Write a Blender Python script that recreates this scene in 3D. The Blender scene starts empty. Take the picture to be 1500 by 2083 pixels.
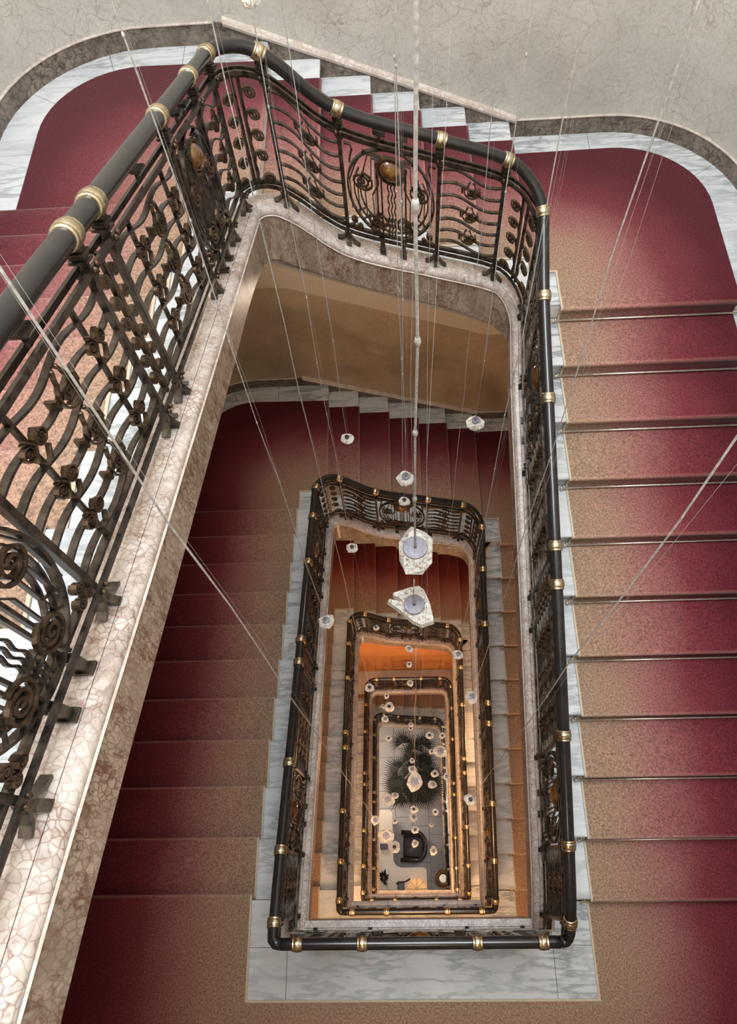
import bpy, math, random
import numpy as np
from mathutils import Vector, Matrix
random.seed(7)
PI = math.pi
sc = bpy.context.scene
COL = sc.collection

# ------------------------------------------------------------------ camera
H = 4.34            # floor to floor
RI = H / 28         # riser
cam_d = bpy.data.cameras.new('camera')
cam = bpy.data.objects.new('camera', cam_d); COL.objects.link(cam)
cam.location = (-0.0194, 0.0433, 1.7193)
cam.rotation_euler = (0.4521, 0.0544, -0.0111)
cam_d.sensor_fit = 'VERTICAL'; cam_d.sensor_height = 36.0; cam_d.sensor_width = 36.0
cam_d.lens = 1525.22 / 2083 * 36.0
cam_d.clip_start = 0.02; cam_d.clip_end = 100
sc.camera = cam

# ------------------------------------------------------------------ world, skylight, exposure
w = bpy.data.worlds.new('world'); sc.world = w; w.use_nodes = True
w.node_tree.nodes['Background'].inputs[0].default_value = (0.75, 0.85, 1.0, 1)
w.node_tree.nodes['Background'].inputs[1].default_value = 0.3
def area(name, loc, rot, sx, sy, power, color):
    d = bpy.data.lights.new(name, 'AREA'); d.shape = 'RECTANGLE'; d.size = sx; d.size_y = sy
    d.energy = power; d.color = color
    o = bpy.data.objects.new(name, d); COL.objects.link(o); o.location = loc; o.rotation_euler = rot
    return o
area('skylight', (0, 1.1, 6.1), (0, 0, 0), 3.2, 4.6, 610, (0.88, 0.94, 1.0))
sc.view_settings.view_transform = 'Standard'; sc.view_settings.look = 'None'
sc.view_settings.gamma = 1.0; sc.view_settings.exposure = 0.6
sc.view_settings.use_curve_mapping = False
try:
    sc.cycles.use_denoising = True; sc.cycles.use_adaptive_sampling = True; sc.cycles.adaptive_threshold = .05
    sc.cycles.max_bounces = 7; sc.cycles.diffuse_bounces = 4; sc.cycles.glossy_bounces = 4
    sc.cycles.transmission_bounces = 6; sc.cycles.caustics_reflective = False; sc.cycles.caustics_refractive = False
except Exception:
    pass

# ------------------------------------------------------------------ materials
M = {}
class NT:
    def __init__(s, name):
        m = bpy.data.materials.new(name); m.use_nodes = True; s.m = m; s.t = m.node_tree
        s.b = s.t.nodes['Principled BSDF']; M[name] = m
    def n(s, typ, **kw):
        nd = s.t.nodes.new(typ)
        for k, v in kw.items():
            if k.startswith('i_'):
                key = k[2:]
                nd.inputs[int(key) if key.isdigit() else key.replace('_', ' ')].default_value = v
            else: setattr(nd, k, v)
        return nd
    def l(s, a, b): s.t.links.new(a, b)
    def ramp(s, fac, stops, interp='LINEAR'):
        nd = s.n('ShaderNodeValToRGB'); r = nd.color_ramp; r.interpolation = interp
        while len(r.elements) < len(stops): r.elements.new(0.5)
        for e, (p, c) in zip(r.elements, stops):
            e.position = p; e.color = (*c, 1) if len(c) == 3 else c
        s.l(fac, nd.inputs[0]); return nd.outputs[0]
    def mix(s, fac, a, b, mode='MIX'):
        nd = s.n('ShaderNodeMix', data_type='RGBA', blend_type=mode)
        for sock, v in ((nd.inputs[0], fac), (nd.inputs[6], a), (nd.inputs[7], b)):
            if isinstance(v, (int, float)): sock.default_value = v
            elif isinstance(v, tuple): sock.default_value = (*v, 1)
            else: s.l(v, sock)
        return nd.outputs[2]
    def math(s, op, a, b=None):
        nd = s.n('ShaderNodeMath', operation=op)
        for sock, v in ((nd.inputs[0], a), (nd.inputs[1], b)):
            if v is None: continue
            if isinstance(v, (int, float)): sock.default_value = v
            else: s.l(v, sock)
        return nd.outputs[0]
    def coords(s, scale=(1, 1, 1), rot=(0, 0, 0), warp=0, wscale=3):
        tc = s.n('ShaderNodeTexCoord'); mp = s.n('ShaderNodeMapping')
        mp.inputs['Scale'].default_value = scale; mp.inputs['Rotation'].default_value = rot
        s.l(tc.outputs['Object'], mp.inputs[0]); out = mp.outputs[0]
        if warp:
            ns = s.n('ShaderNodeTexNoise', i_Scale=wscale, i_Detail=4.0); s.l(out, ns.inputs['Vector'])
            sub = s.n('ShaderNodeVectorMath', operation='SUBTRACT'); sub.inputs[1].default_value = (.5, .5, .5)
            s.l(ns.outputs['Color'], sub.inputs[0])
            scl = s.n('ShaderNodeVectorMath', operation='SCALE'); scl.inputs['Scale'].default_value = warp
            s.l(sub.outputs[0], scl.inputs[0])
            ad = s.n('ShaderNodeVectorMath', operation='ADD'); s.l(out, ad.inputs[0]); s.l(scl.outputs[0], ad.inputs[1])
            out = ad.outputs[0]
        return out
    def noise(s, vec, scale, detail=4.0, rough=.55):
        nd = s.n('ShaderNodeTexNoise', i_Scale=scale, i_Detail=detail, i_Roughness=rough); s.l(vec, nd.inputs['Vector']); return nd.outputs['Fac']
    def bump(s, h, strength=.3, dist=.01):
        nd = s.n('ShaderNodeBump', i_Strength=strength, i_Distance=dist); s.l(h, nd.inputs['Height']); s.l(nd.outputs[0], s.b.inputs['Normal'])
    def set(s, color=None, rough=.5, metal=0, **kw):
        if color is not None:
            if isinstance(color, tuple): s.b.inputs['Base Color'].default_value = (*color, 1)
            else: s.l(color, s.b.inputs['Base Color'])
        if isinstance(rough, (int, float)): s.b.inputs['Roughness'].default_value = rough
        else: s.l(rough, s.b.inputs['Roughness'])
        s.b.inputs['Metallic'].default_value = metal
        for k, v in kw.items(): s.b.inputs[k.replace('_', ' ')].default_value = v
        return s.m

def mk_white_marble():
    t = NT('white_marble'); v = t.coords(warp=.3, wscale=1.5); v2 = t.coords(rot=(0, 0, .8), scale=(.7, 3.6, 1.2), warp=.35, wscale=1.6)
    n1 = t.noise(v, 1.7, 5); c = t.ramp(n1, [(.28, (.48, .50, .53)), (.5, (.62, .635, .64)), (.75, (.70, .705, .70))])
    n2 = t.noise(v2, 2.6, 8, .62); vein = t.ramp(n2, [(.44, (0, 0, 0)), (.485, (1, 1, 1)), (.50, (1, 1, 1)), (.56, (0, 0, 0))])
    msk = t.ramp(t.noise(v, 1.3, 2), [(.35, (.12, .12, .12)), (.65, (1, 1, 1))])
    c = t.mix(t.math('MULTIPLY', t.math('MULTIPLY', vein, msk), .8), c, (.19, .22, .215))
    n3 = t.noise(v2, 7, 6, .6); c = t.mix(t.math('MULTIPLY', t.ramp(n3, [(.5, (0, 0, 0)), (.68, (1, 1, 1))]), .22), c, (.40, .42, .45))
    t.set(c, .3)
def mk_pink(name, cell, base, light, vein, stretch=(1, 1, 1), width=.07, fleck=.5):
    t = NT(name); v = t.coords(scale=stretch, warp=.035, wscale=14)
    vo = t.n('ShaderNodeTexVoronoi', feature='DISTANCE_TO_EDGE', i_Scale=cell); t.l(v, vo.inputs['Vector'])
    e = t.ramp(vo.outputs['Distance'], [(0, (1, 1, 1)), (width, (.35, .35, .35)), (width * 2.2, (0, 0, 0))])
    vc = t.n('ShaderNodeTexVoronoi', feature='F1', i_Scale=cell); t.l(v, vc.inputs['Vector'])
    n1 = t.noise(v, 6, 6, .65); c = t.ramp(n1, [(.36, base), (.58, light)])
    bw = t.n('ShaderNodeRGBToBW'); t.l(vc.outputs['Color'], bw.inputs[0])
    c = t.mix(.30, c, t.mix(1.0, c, bw.outputs[0], 'MULTIPLY'))
    m = t.ramp(t.noise(v, 5, 5, .6), [(.34, (.25, .25, .25)), (.6, (1, 1, 1))])
    c = t.mix(t.math('MULTIPLY', t.math('MULTIPLY', e, m), .9), c, vein)
    n4 = t.noise(v, 20, 6, .75); c = t.mix(t.math('MULTIPLY', t.math('MULTIPLY', t.ramp(n4, [(.5, (0, 0, 0)), (.60, (1, 1, 1))]), m), fleck), c, vein)
    t.set(c, .32); t.bump(n1, .08, .004)
def mk_wall(name, c0, c1, crack, rough=.45, cell=2.3, amt=.55, fine=1):
    t = NT(name); v = t.coords(warp=.22, wscale=3.5)
    vo = t.n('ShaderNodeTexVoronoi', feature='DISTANCE_TO_EDGE', i_Scale=cell); t.l(v, vo.inputs['Vector'])
    e = t.ramp(vo.outputs['Distance'], [(0, (1, 1, 1)), (.012, (.35, .35, .35)), (.03, (0, 0, 0))])
    vo2 = t.n('ShaderNodeTexVoronoi', feature='DISTANCE_TO_EDGE', i_Scale=cell * 2.7); t.l(v, vo2.inputs['Vector'])
    e2 = t.ramp(vo2.outputs['Distance'], [(0, (1, 1, 1)), (.05, (0, 0, 0))])
    n1 = t.noise(v, 1.6, 7, .6); c = t.ramp(n1, [(.3, c0), (.7, c1)])
    msk = t.ramp(t.noise(v, 2.3, 3), [(.38, (.1, .1, .1)), (.62, (1, 1, 1))])
    c = t.mix(t.math('MULTIPLY', t.math('MULTIPLY', e, msk), amt), c, crack)
    c = t.mix(t.math('MULTIPLY', t.math('MULTIPLY', e2, msk), amt * .5 * fine), c, crack)
    n5 = t.noise(v, 38, 3); c = t.mix(t.math('MULTIPLY', t.ramp(n5, [(.45, (0, 0, 0)), (.75, (1, 1, 1))]), .25), c, crack)
    t.set(c, rough); t.bump(n1, .1, .006)
def mk_carpet():
    t = NT('carpet'); tc = t.n('ShaderNodeTexCoord'); sp = t.n('ShaderNodeSeparateXYZ'); t.l(tc.outputs['Object'], sp.inputs[0])
    x, y = sp.outputs[0], sp.outputs[1]
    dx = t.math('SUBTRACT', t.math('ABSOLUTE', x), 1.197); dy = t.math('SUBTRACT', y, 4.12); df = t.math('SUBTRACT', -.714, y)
    # box distance, so that the tan inner edge runs around the landings
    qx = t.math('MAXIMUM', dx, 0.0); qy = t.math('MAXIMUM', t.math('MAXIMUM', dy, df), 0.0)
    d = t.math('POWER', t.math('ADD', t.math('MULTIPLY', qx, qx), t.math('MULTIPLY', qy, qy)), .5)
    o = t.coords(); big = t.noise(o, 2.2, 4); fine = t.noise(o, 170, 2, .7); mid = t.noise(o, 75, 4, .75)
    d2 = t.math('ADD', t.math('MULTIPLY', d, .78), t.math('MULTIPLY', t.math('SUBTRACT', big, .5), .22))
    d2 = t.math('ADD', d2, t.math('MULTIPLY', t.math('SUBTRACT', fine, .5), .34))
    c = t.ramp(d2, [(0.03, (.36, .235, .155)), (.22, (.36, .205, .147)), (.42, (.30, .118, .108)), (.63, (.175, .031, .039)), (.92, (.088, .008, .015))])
    g = t.ramp(mid, [(.34, (.45, .45, .45)), (.66, (1.4, 1.4, 1.4))])
    c = t.mix(1.0, c, g, 'MULTIPLY'); g2 = t.ramp(fine, [(.3, (.66, .66, .66)), (.72, (1.3, 1.3, 1.3))]); c = t.mix(.8, c, t.mix(1.0, c, g2, 'MULTIPLY'))
    hl = t.n('ShaderNodeAttribute', attribute_name='wear'); c = t.mix(t.math('MULTIPLY', hl.outputs['Fac'], .55), c, t.mix(.3, t.mix(1.0, c, (1.7, 1.7, 1.7), 'MULTIPLY'), (.42, .27, .20)))  # paler nosings: a highlight painted into the carpet colour
    t.set(c, .95); t.b.inputs['Sheen Weight'].default_value = .25; t.b.inputs['Sheen Roughness'].default_value = .5
    t.b.inputs['Specular IOR Level'].default_value = .1
    t.bump(fine, .5, .006)
def mk_metal(name, c0, c1, rough, metal, scale=30):
    t = NT(name); v = t.coords(); n = t.noise(v, scale, 4); c = t.ramp(n, [(.35, c0), (.7, c1)])
    r = t.ramp(n, [(.3, (rough - .1,) * 3), (.7, (rough + .12,) * 3)]); t.set(c, r, metal); return t
mk_white_marble()
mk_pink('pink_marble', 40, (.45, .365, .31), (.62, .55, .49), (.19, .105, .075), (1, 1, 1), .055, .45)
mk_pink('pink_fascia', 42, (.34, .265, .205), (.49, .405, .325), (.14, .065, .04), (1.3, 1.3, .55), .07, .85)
mk_pink('pale_moulding', 20, (.66, .59, .51), (.74, .67, .60), (.45, .33, .27))
mk_wall('stucco_marble', (.50, .485, .435), (.64, .625, .565), (.22, .17, .12), .45, 7.5, .7)
mk_wall('stucco_tan', (.40, .315, .22), (.58, .475, .35), (.26, .18, .11), .5, 3.2, .5)
mk_wall('plaster', (.62, .55, .46), (.68, .61, .52), (.5, .38, .28), .7, 1.5, .1)
mk_wall('orange_plaster', (.62, .25, .09), (.70, .30, .12), (.5, .2, .08), .7, 1.5, .1)
mk_pink('brown_stone', 20, (.15, .12, .095), (.26, .215, .17), (.045, .024, .015), (1, 1, 1), .06, .75)
mk_wall('cream_tile', (.60, .50, .38), (.70, .60, .47), (.5, .4, .3), .4, 2, .15)
mk_wall('grey_tile', (.47, .45, .45), (.60, .57, .56), (.33, .31, .3), .35, 2.5, .3)
mk_wall('desk_stone', (.60, .53, .43), (.74, .67, .56), (.5, .42, .32), .3, 2, .1)
mk_carpet()
mk_metal('iron', (.036, .029, .024), (.14, .114, .092), .32, .75, 24)
mk_metal('iron_scroll', (.05, .034, .022), (.16, .105, .065), .36, .75, 30)
mk_metal('brass', (.46, .39, .25), (.64, .56, .40), .3, 1.0, 50)
mk_metal('rod_brass', (.62, .54, .44), (.78, .70, .58), .35, .8, 40)
mk_metal('steel_cable', (.45, .44, .42), (.75, .73, .70), .4, .35, 60)
t = NT('handrail_black'); n = t.noise(t.coords(), 12, 3); t.set(t.ramp(n, [(.3, (.010, .009, .009)), (.7, (.02, .018, .018))]), .2, 0)
t = NT('binding'); n = t.noise(t.coords(), 60, 3); t.set(t.ramp(n, [(.3, (.50, .42, .30)), (.7, (.62, .53, .40))]), .9)
t = NT('amber_glass'); n = t.noise(t.coords(), 9, 3); t.set(t.ramp(n, [(.3, (.035, .010, .003)), (.55, (.11, .04, .008)), (.75, (.26, .15, .04))]), .06, 0, Coat_Weight=1.0)
t = NT('crystal'); n = t.noise(t.coords(), 40, 3, .7)
t.set(t.ramp(n, [(.36, (.30, .22, .12)), (.46, (.85, .80, .70)), (.56, (1, .99, .96))]), .06, 0, Transmission_Weight=.62, IOR=1.5, Emission_Color=(1, .93, .8, 1), Emission_Strength=.06)
t.bump(t.noise(t.coords(), 26, 3, .6), .6, .02)
t = NT('crystal_cap'); n = t.noise(t.coords(), 30, 2); t.set(t.ramp(n, [(.3, (.16, .15, .17)), (.7, (.26, .25, .28))]), .45, .6)
t = NT('dark_cap'); n = t.noise(t.coords(), 30, 2); t.set(t.ramp(n, [(.3, (.02, .018, .018)), (.7, (.05, .045, .045))]), .45, .4)
t = NT('palm_leaf'); n = t.noise(t.coords(), 8, 3); t.set(t.ramp(n, [(.3, (.004, .005, .003)), (.7, (.012, .013, .008))]), .8)
t = NT('black_leather'); n = t.noise(t.coords(), 25, 3); t.set(t.ramp(n, [(.3, (.014, .009, .009)), (.7, (.035, .018, .018))]), .3)
t = NT('lamp_shade'); n = t.noise(t.coords(), 10, 3); t.set(t.ramp(n, [(.3, (.75, .42, .18)), (.7, (.85, .52, .25))]), .6, 0, Emission_Color=(1, .5, .2, 1), Emission_Strength=.22)
t = NT('red_plastic'); n = t.noise(t.coords(), 10, 3); t.set(t.ramp(n, [(.3, (.5, .03, .03)), (.7, (.6, .05, .05))]), .4)
t = NT('ceiling_white'); n = t.noise(t.coords(), 3, 3); t.set(t.ramp(n, [(.3, (.70, .66, .60)), (.7, (.76, .72, .66))]), .8)
t = NT('terracotta_pot'); n = t.noise(t.coords(), 14, 3); t.set(t.ramp(n, [(.3, (.16, .085, .04)), (.7, (.26, .15, .08))]), .45)

# ------------------------------------------------------------------ mesh helpers
class MB:
    def __init__(s): s.v = []; s.f = []
    def add(s, vs, fs):
        o = len(s.v); s.v += [tuple(p) for p in vs]; s.f += [tuple(i + o for i in f) for f in fs]; return s
    def box(s, x0, x1, y0, y1, z0, z1):
        return s.add([(x0, y0, z0), (x1, y0, z0), (x1, y1, z0), (x0, y1, z0), (x0, y0, z1), (x1, y0, z1), (x1, y1, z1), (x0, y1, z1)],
                     [(0, 3, 2, 1), (4, 5, 6, 7), (0, 1, 5, 4), (1, 2, 6, 5), (2, 3, 7, 6), (3, 0, 4, 7)])
    def prism(s, poly, z0, z1):
        n = len(poly)
        a = sum(poly[i][0] * poly[(i + 1) % n][1] - poly[(i + 1) % n][0] * poly[i][1] for i in range(n))
        if a < 0: poly = poly[::-1]
        vs = [(x, y, z0) for x, y in poly] + [(x, y, z1) for x, y in poly]
        return s.add(vs, [tuple(range(n))[::-1], tuple(range(n, 2 * n))] + [(i, (i + 1) % n, n + (i + 1) % n, n + i) for i in range(n)])
    def rings(s, rings, close=True, caps=True):
        m = len(rings[0]); vs = [p for r in rings for p in r]; fs = []
        for i in range(len(rings) - 1):
            for j in range(m if close else m - 1):
                a, b = i * m + j, i * m + (j + 1) % m
                fs.append((a, b, b + m, a + m))
        if caps and close:
            fs.append(tuple(range(m))[::-1]); fs.append(tuple(range((len(rings) - 1) * m, len(rings) * m)))
        return s.add(vs, fs)
    def tube(s, pts, r, seg=8, caps=True):
        pts = [Vector(p) for p in pts]; rs = r if isinstance(r, (list, tuple)) else [r] * len(pts); out = []; prev = None
        for i, p in enumerate(pts):
            t = (pts[min(i + 1, len(pts) - 1)] - pts[max(i - 1, 0)]).normalized()
            if prev is None:
                up = Vector((0, 0, 1)) if abs(t.z) < .9 else Vector((1, 0, 0)); a = t.cross(up).normalized()
            else: a = (prev - t * prev.dot(t)).normalized()
            prev = a; b = t.cross(a)
            out.append([p + (a * math.cos(q) + b * math.sin(q)) * rs[i] for q in (2 * PI * k / seg for k in range(seg))])
        return s.rings(out, caps=caps)
    def sphere(s, c, r, n=8, m=6, sq=(1, 1, 1)):
        c = Vector(c); out = []
        for i in range(m + 1):
            a = PI * i / m; rr = max(math.sin(a), .02)
            out.append([(c.x + r * sq[0] * rr * math.cos(2 * PI * j / n), c.y + r * sq[1] * rr * math.sin(2 * PI * j / n), c.z - r * sq[2] * math.cos(a)) for j in range(n)])
        return s.rings(out)
    def lathe(s, c, axis, prof, seg=14):
        # prof: (along, radius)
        c = Vector(c); t = Vector(axis).normalized(); up = Vector((0, 0, 1)) if abs(t.z) < .9 else Vector((1, 0, 0))
        a = t.cross(up).normalized(); b = t.cross(a)
        return s.rings([[c + t * l + (a * math.cos(q) + b * math.sin(q)) * r for q in (2 * PI * k / seg for k in range(seg))] for l, r in prof])
    def mesh(s, name, mat, smooth=False):
        me = bpy.data.meshes.new(name); me.from_pydata(s.v, [], s.f); me.update()
        mats = mat if isinstance(mat, list) else [mat]
        for m_ in mats: me.materials.append(M[m_])
        if smooth:
            me.polygons.foreach_set('use_smooth', [True] * len(me.polygons))
        return me
    def build(s, name, mat, parent=None, smooth=False):
        o = bpy.data.objects.new(name, s.mesh(name, mat, smooth)); COL.objects.link(o)
        if parent is not None: o.parent = parent
        return o
def fixn(o):
    import bmesh
    b = bmesh.new(); b.from_mesh(o.data); bmesh.ops.recalc_face_normals(b, faces=b.faces); b.to_mesh(o.data); b.free(); return o
def empty(name, label=None, cat=None, group=None, loc=(0, 0, 0)):
    o = bpy.data.objects.new(name, None); COL.objects.link(o); o.location = loc; o.empty_display_size = .1
    return tag(o, label, cat, group)
def tag(o, label=None, cat=None, group=None, kind=None):
    for k, v in (('label', label), ('category', cat), ('group', group), ('kind', kind)):
        if v: o[k] = v
    return o
def copy_tree(o, parent=None):
    c = o.copy(); COL.objects.link(c)
    if parent is not None: c.parent = parent
    for ch in o.children: copy_tree(ch, c)
    return c
def smooth_by_angle(o, ang=.6):
    me = o.data; me.polygons.foreach_set('use_smooth', [True] * len(me.polygons))
    try: me.set_sharp_from_angle(angle=ang)
    except Exception: pass
    return o

# ------------------------------------------------------------------ layout numbers
T, YL, XC = .3893, -.0594, 1.197            # tread depth, first left nosing, inner carpet edge
YR = 3.7634                                  # first right nosing
XF, TF, YC, YM = -.8798, .3738, 5.39, 5.607  # far flight
YFI = 4.12                                   # inner carpet edge of the far flight
XW, YW, RW = 2.76, 5.66, 1.0                 # walls and their corner radius
XCO = 2.48                                   # outer carpet edge
YFRONT = -2.7
RX, RY0, RY1, RC = .86, -.307, 3.65, .2      # railing line
CT = .012                                    # carpet thickness
Z3 = -3 * H; Z4 = -16.55; ZG = Z4 - 28 * RI
ZS = [0, -H, -2 * H, Z3, Z4]
WORD = ['topmost', 'second', 'third', 'fourth', 'lowest']
CURB_IN = .08                                # curb face stands this far inside the railing line

# railing line as one run: up the left side, across the far side, down the right side
SL = RY1 - RC - RY0; SA = PI / 2 * RC; SFAR = 2 * (RX - RC); STOT = 2 * SL + 2 * SA + SFAR
def sy(y): return y - RY0
def sx(x): return SL + SA + (x + RX - RC)
def syr(y): return STOT - (y - RY0)
def plan(s):
    # x, y, inward normal
    if s <= SL: return -RX, RY0 + s, 1.0, 0.0
    s2 = s - SL
    if s2 <= SA:
        a = s2 / RC; return -RX + RC - RC * math.cos(a), RY1 - RC + RC * math.sin(a), math.cos(a), -math.sin(a)
    s2 -= SA
    if s2 <= SFAR: return -RX + RC + s2, RY1, 0.0, -1.0
    s2 -= SFAR
    if s2 <= SA:
        a = s2 / RC; return RX - RC + RC * math.sin(a), RY1 - RC + RC * math.cos(a), -math.sin(a), -math.cos(a)
    s2 -= SA
    return RX, RY1 - RC - s2, -1.0, 0.0
class Pchip:
    def __init__(s, pts):
        x = np.array([p[0] for p in pts], float); y = np.array([p[1] for p in pts], float)
        h = np.diff(x); d = np.diff(y) / h; m = np.zeros(len(x)); m[0] = d[0]; m[-1] = d[-1]
        for i in range(1, len(x) - 1):
            if d[i - 1] * d[i] > 0:
                w1 = 2 * h[i] + h[i - 1]; w2 = h[i] + 2 * h[i - 1]; m[i] = (w1 + w2) / (w1 / d[i - 1] + w2 / d[i])
        s.x, s.y, s.m = x, y, m
    def __call__(s, q):
        q = min(max(q, s.x[0]), s.x[-1]); i = min(max(int(np.searchsorted(s.x, q)) - 1, 0), len(s.x) - 2)
        h = s.x[i + 1] - s.x[i]; t = (q - s.x[i]) / h
        return float((2 * t**3 - 3 * t**2 + 1) * s.y[i] + (t**3 - 2 * t**2 + t) * h * s.m[i] + (-2 * t**3 + 3 * t**2) * s.y[i + 1] + (t**3 - t**2) * h * s.m[i + 1])
left_pts = [(sy(-.307), 1.05)] + [(sy(y), .97 - (y + .0594) * .398) for y in (0, 1, 2, 3, 3.45)]
ZR = Pchip(left_pts + [(sx(-.66), -.535), (sx(-.56), -.615), (sx(-.42), -.765), (sx(-.295), -.865), (sx(.244), -1.08), (sx(.634), -1.235),
           (sx(.66) + SA, -1.50), (syr(3.1), -1.74), (syr(2.542), -1.985), (syr(1.55), -2.395), (syr(.755), -2.725), (syr(.197), -2.965), (syr(-.1), -3.11), (syr(-.307), -3.29)])
DR3 = Z4 + 1.05 - Z3
ZR3 = Pchip(left_pts + [(sx(-.66), -.44), (sx(0), -.45), (sx(.66), -.46), (sx(.66) + SA, -.52), (syr(3.1), -.70), (syr(1.55), (-.70 + DR3) * .5 - .02), (syr(.1), DR3 + .12), (syr(-.307), DR3)])
ZFB = Pchip([(q, z - 1.21) for q, z in left_pts[:5]] + [(sx(-.70), -1.88), (sx(-.349), -2.072), (sx(.479), -2.446), (sx(.62), -2.54), (sx(.66) + SA, -2.73), (syr(3.1), -2.99), (syr(2.542), -3.235), (syr(1.55), -3.645), (syr(.755), -3.975), (syr(.197), -4.215), (syr(-.307), -4.49)])
TB, BB, CB = -.12, -.80, -.92               # top band, bottom band and curb top below the handrail
HP = BB * -1 + TB                            # clear height of a panel (0.68)

class Run:
    """maps (s, height above bottom band, offset to the well) to a point"""
    def __init__(s, zr, plan_f): s.zr = zr; s.pl = plan_f
    def __call__(s, q, v, d=0.0):
        x, y, nx, ny = s.pl(q); return (x + nx * d, y + ny * d, s.zr(q) + BB + v)
    def rail(s, q, dz=0.0, d=0.0):
        x, y, nx, ny = s.pl(q); return (x + nx * d, y + ny * d, s.zr(q) + dz)
RUN = Run(ZR, plan); RUN3 = Run(ZR3, plan)
RUNF = Run(lambda q: 1.05, lambda q: (q, RY0, 0.0, 1.0))

# ------------------------------------------------------------------ ironwork pieces
def flat_bar(mb, run, pts, thick=.008, width=.018, d0=0.0):
    """rectangular bar along points (s, v) in the railing surface"""
    n = len(pts); rings = []
    for i, (u, v) in enumerate(pts):
        a = pts[max(i - 1, 0)]; b = pts[min(i + 1, n - 1)]
        tx, ty = b[0] - a[0], b[1] - a[1]; L = math.hypot(tx, ty) or 1; px, py = -ty / L * thick / 2, tx / L * thick / 2
        rings.append([run(u + px, v + py, d0 - width / 2), run(u + px, v + py, d0 + width / 2), run(u - px, v - py, d0 + width / 2), run(u - px, v - py, d0 - width / 2)])
    mb.rings(rings); return mb
def spiral_pts(cu, cv, r, turns, a0=0.0, hand=1, r0=.12, n=None):
    n = n or int(turns * 11) + 1
    return [(cu + math.cos(a0 + hand * 2 * PI * turns * i / (n - 1)) * r * (1 - (1 - r0) * i / (n - 1)), cv + math.sin(a0 + hand * 2 * PI * turns * i / (n - 1)) * r * (1 - (1 - r0) * i / (n - 1))) for i in range(n)]
def square_spiral(cu, cv, a, b, turns=2.75):
    pts = []; k = 0; fa, fb = a, b; q = int(turns * 4)
    cs = [(-1, -1), (1, -1), (1, 1), (-1, 1)]
    for i in range(q + 1):
        f = 1 - .88 * i / q; c = cs[i % 4]; pts.append((cu + c[0] * a * f, cv + c[1] * b * f))
    out = []
    for i in range(len(pts) - 1):
        for t_ in (0.08, .5, .92): out.append((pts[i][0] + (pts[i + 1][0] - pts[i][0]) * t_, pts[i][1] + (pts[i + 1][1] - pts[i][1]) * t_))
    return out

class Sink:
    """one object per piece where the photo shows the pieces, else one mesh per panel"""
    def __init__(s, parent, detail): s.p = parent; s.detail = detail; s.joined = None
    def panel(s):
        if not s.detail: s.joined = MB()
    def put(s, name, mb, mat='iron', smooth=False):
        if s.detail: mb.build(name, mat, s.p, smooth)
        else: s.joined.add(mb.v, mb.f)
    def end(s, name='iron_panel'):
        if not s.detail and s.joined and s.joined.v: s.joined.build(name, 'iron', s.p)
        s.joined = None

def grid_panel(sk, run, s0, s1, wide):
    sk.panel(); w_ = s1 - s0; sg = 1
    nb = 7; vs = [.075 + i * .088 for i in range(nb)]; A = .016 if wide else .030; nw = 2 if wide else 1
    f = lambda u: A * math.sin(2 * PI * nw * (u - s0) / w_)
    N = 30 if wide else 18
    for v in vs:
        sk.put('grid_bar', flat_bar(MB(), run, [(s0 + w_ * i / N, v + f(s0 + w_ * i / N)) for i in range(N + 1)], .009, .02))
    def square(u, v, a):
        mb = MB(); flat_bar(mb, run, square_spiral(u, v, a * .74, a * .66, 2.5), .0055, .014, .014)
        R_ = a * 1.12; lyre = [(u + R_ * .95 * math.cos(q), v - a * .05 + R_ * math.sin(q)) for q in (PI / 2 + .55 + (2 * PI - 1.1) * i / 20 for i in range(21))]
        lyre = [(u - a * .30, v + a * 1.75), (u - a * .48, v + a * 1.35)] + lyre + [(u + a * .48, v + a * 1.35), (u + a * .30, v + a * 1.75)]
        flat_bar(mb, run, lyre, .0065, .012, .014)
        for e in (-1, 1):
            flat_bar(mb, run, [(u + e * a * 1.35, v - .019), (u + e * a * 1.35, v + .019)], .012, .030)
            mb.sphere(run(u + e * a * .30, v + a * 1.75, .014), .008, 6, 4)
        sk.put('square_scroll', mb, 'iron_scroll')
    def double(u, v, a):
        mb = MB()
        for e in (-1, 1):
            pts = [(p[0], p[1]) for p in spiral_pts(u + e * a * .75, v, a * .74, 2.2, PI / 2, e)]
            flat_bar(mb, run, [(u + e * a * .1, v - a * 1.9), (u + e * a * .55, v - a * .9)] + pts[::-1][::1] if False else pts, .0055, .014, .016)
        flat_bar(mb, run, [(u - a * .2, v - a * 1.7), (u - a * .75, v - a * .9), (u - a * .1, v), (u - a * .6, v + a * .9)], .007, .014, .02)
        flat_bar(mb, run, [(u + a * .2, v - a * 1.7), (u + a * .75, v - a * .9), (u + a * .1, v), (u + a * .6, v + a * .9)], .007, .014, .02)
        sk.put('double_scroll', mb, 'iron_scroll')
    if wide:
        for j in (1, 3, 5):
            square(s0 + w_ * .5, vs[j] + f(s0 + w_ * .5), .048)
            double(s0 + w_ * .22, vs[j] + f(s0 + w_ * .22) + .01, .044)
            double(s0 + w_ * .78, vs[j] + f(s0 + w_ * .78) + .01, .044)
        for q in (.22, .78):
            sk.put('stem', flat_bar(MB(), run, [(s0 + w_ * q, .02), (s0 + w_ * q, HP - .03)], .012, .014))
    else:
        for j in (1, 3, 5): square(s0 + w_ * .5, vs[j] + f(s0 + w_ * .5), .038)
    sk.end()

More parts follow.
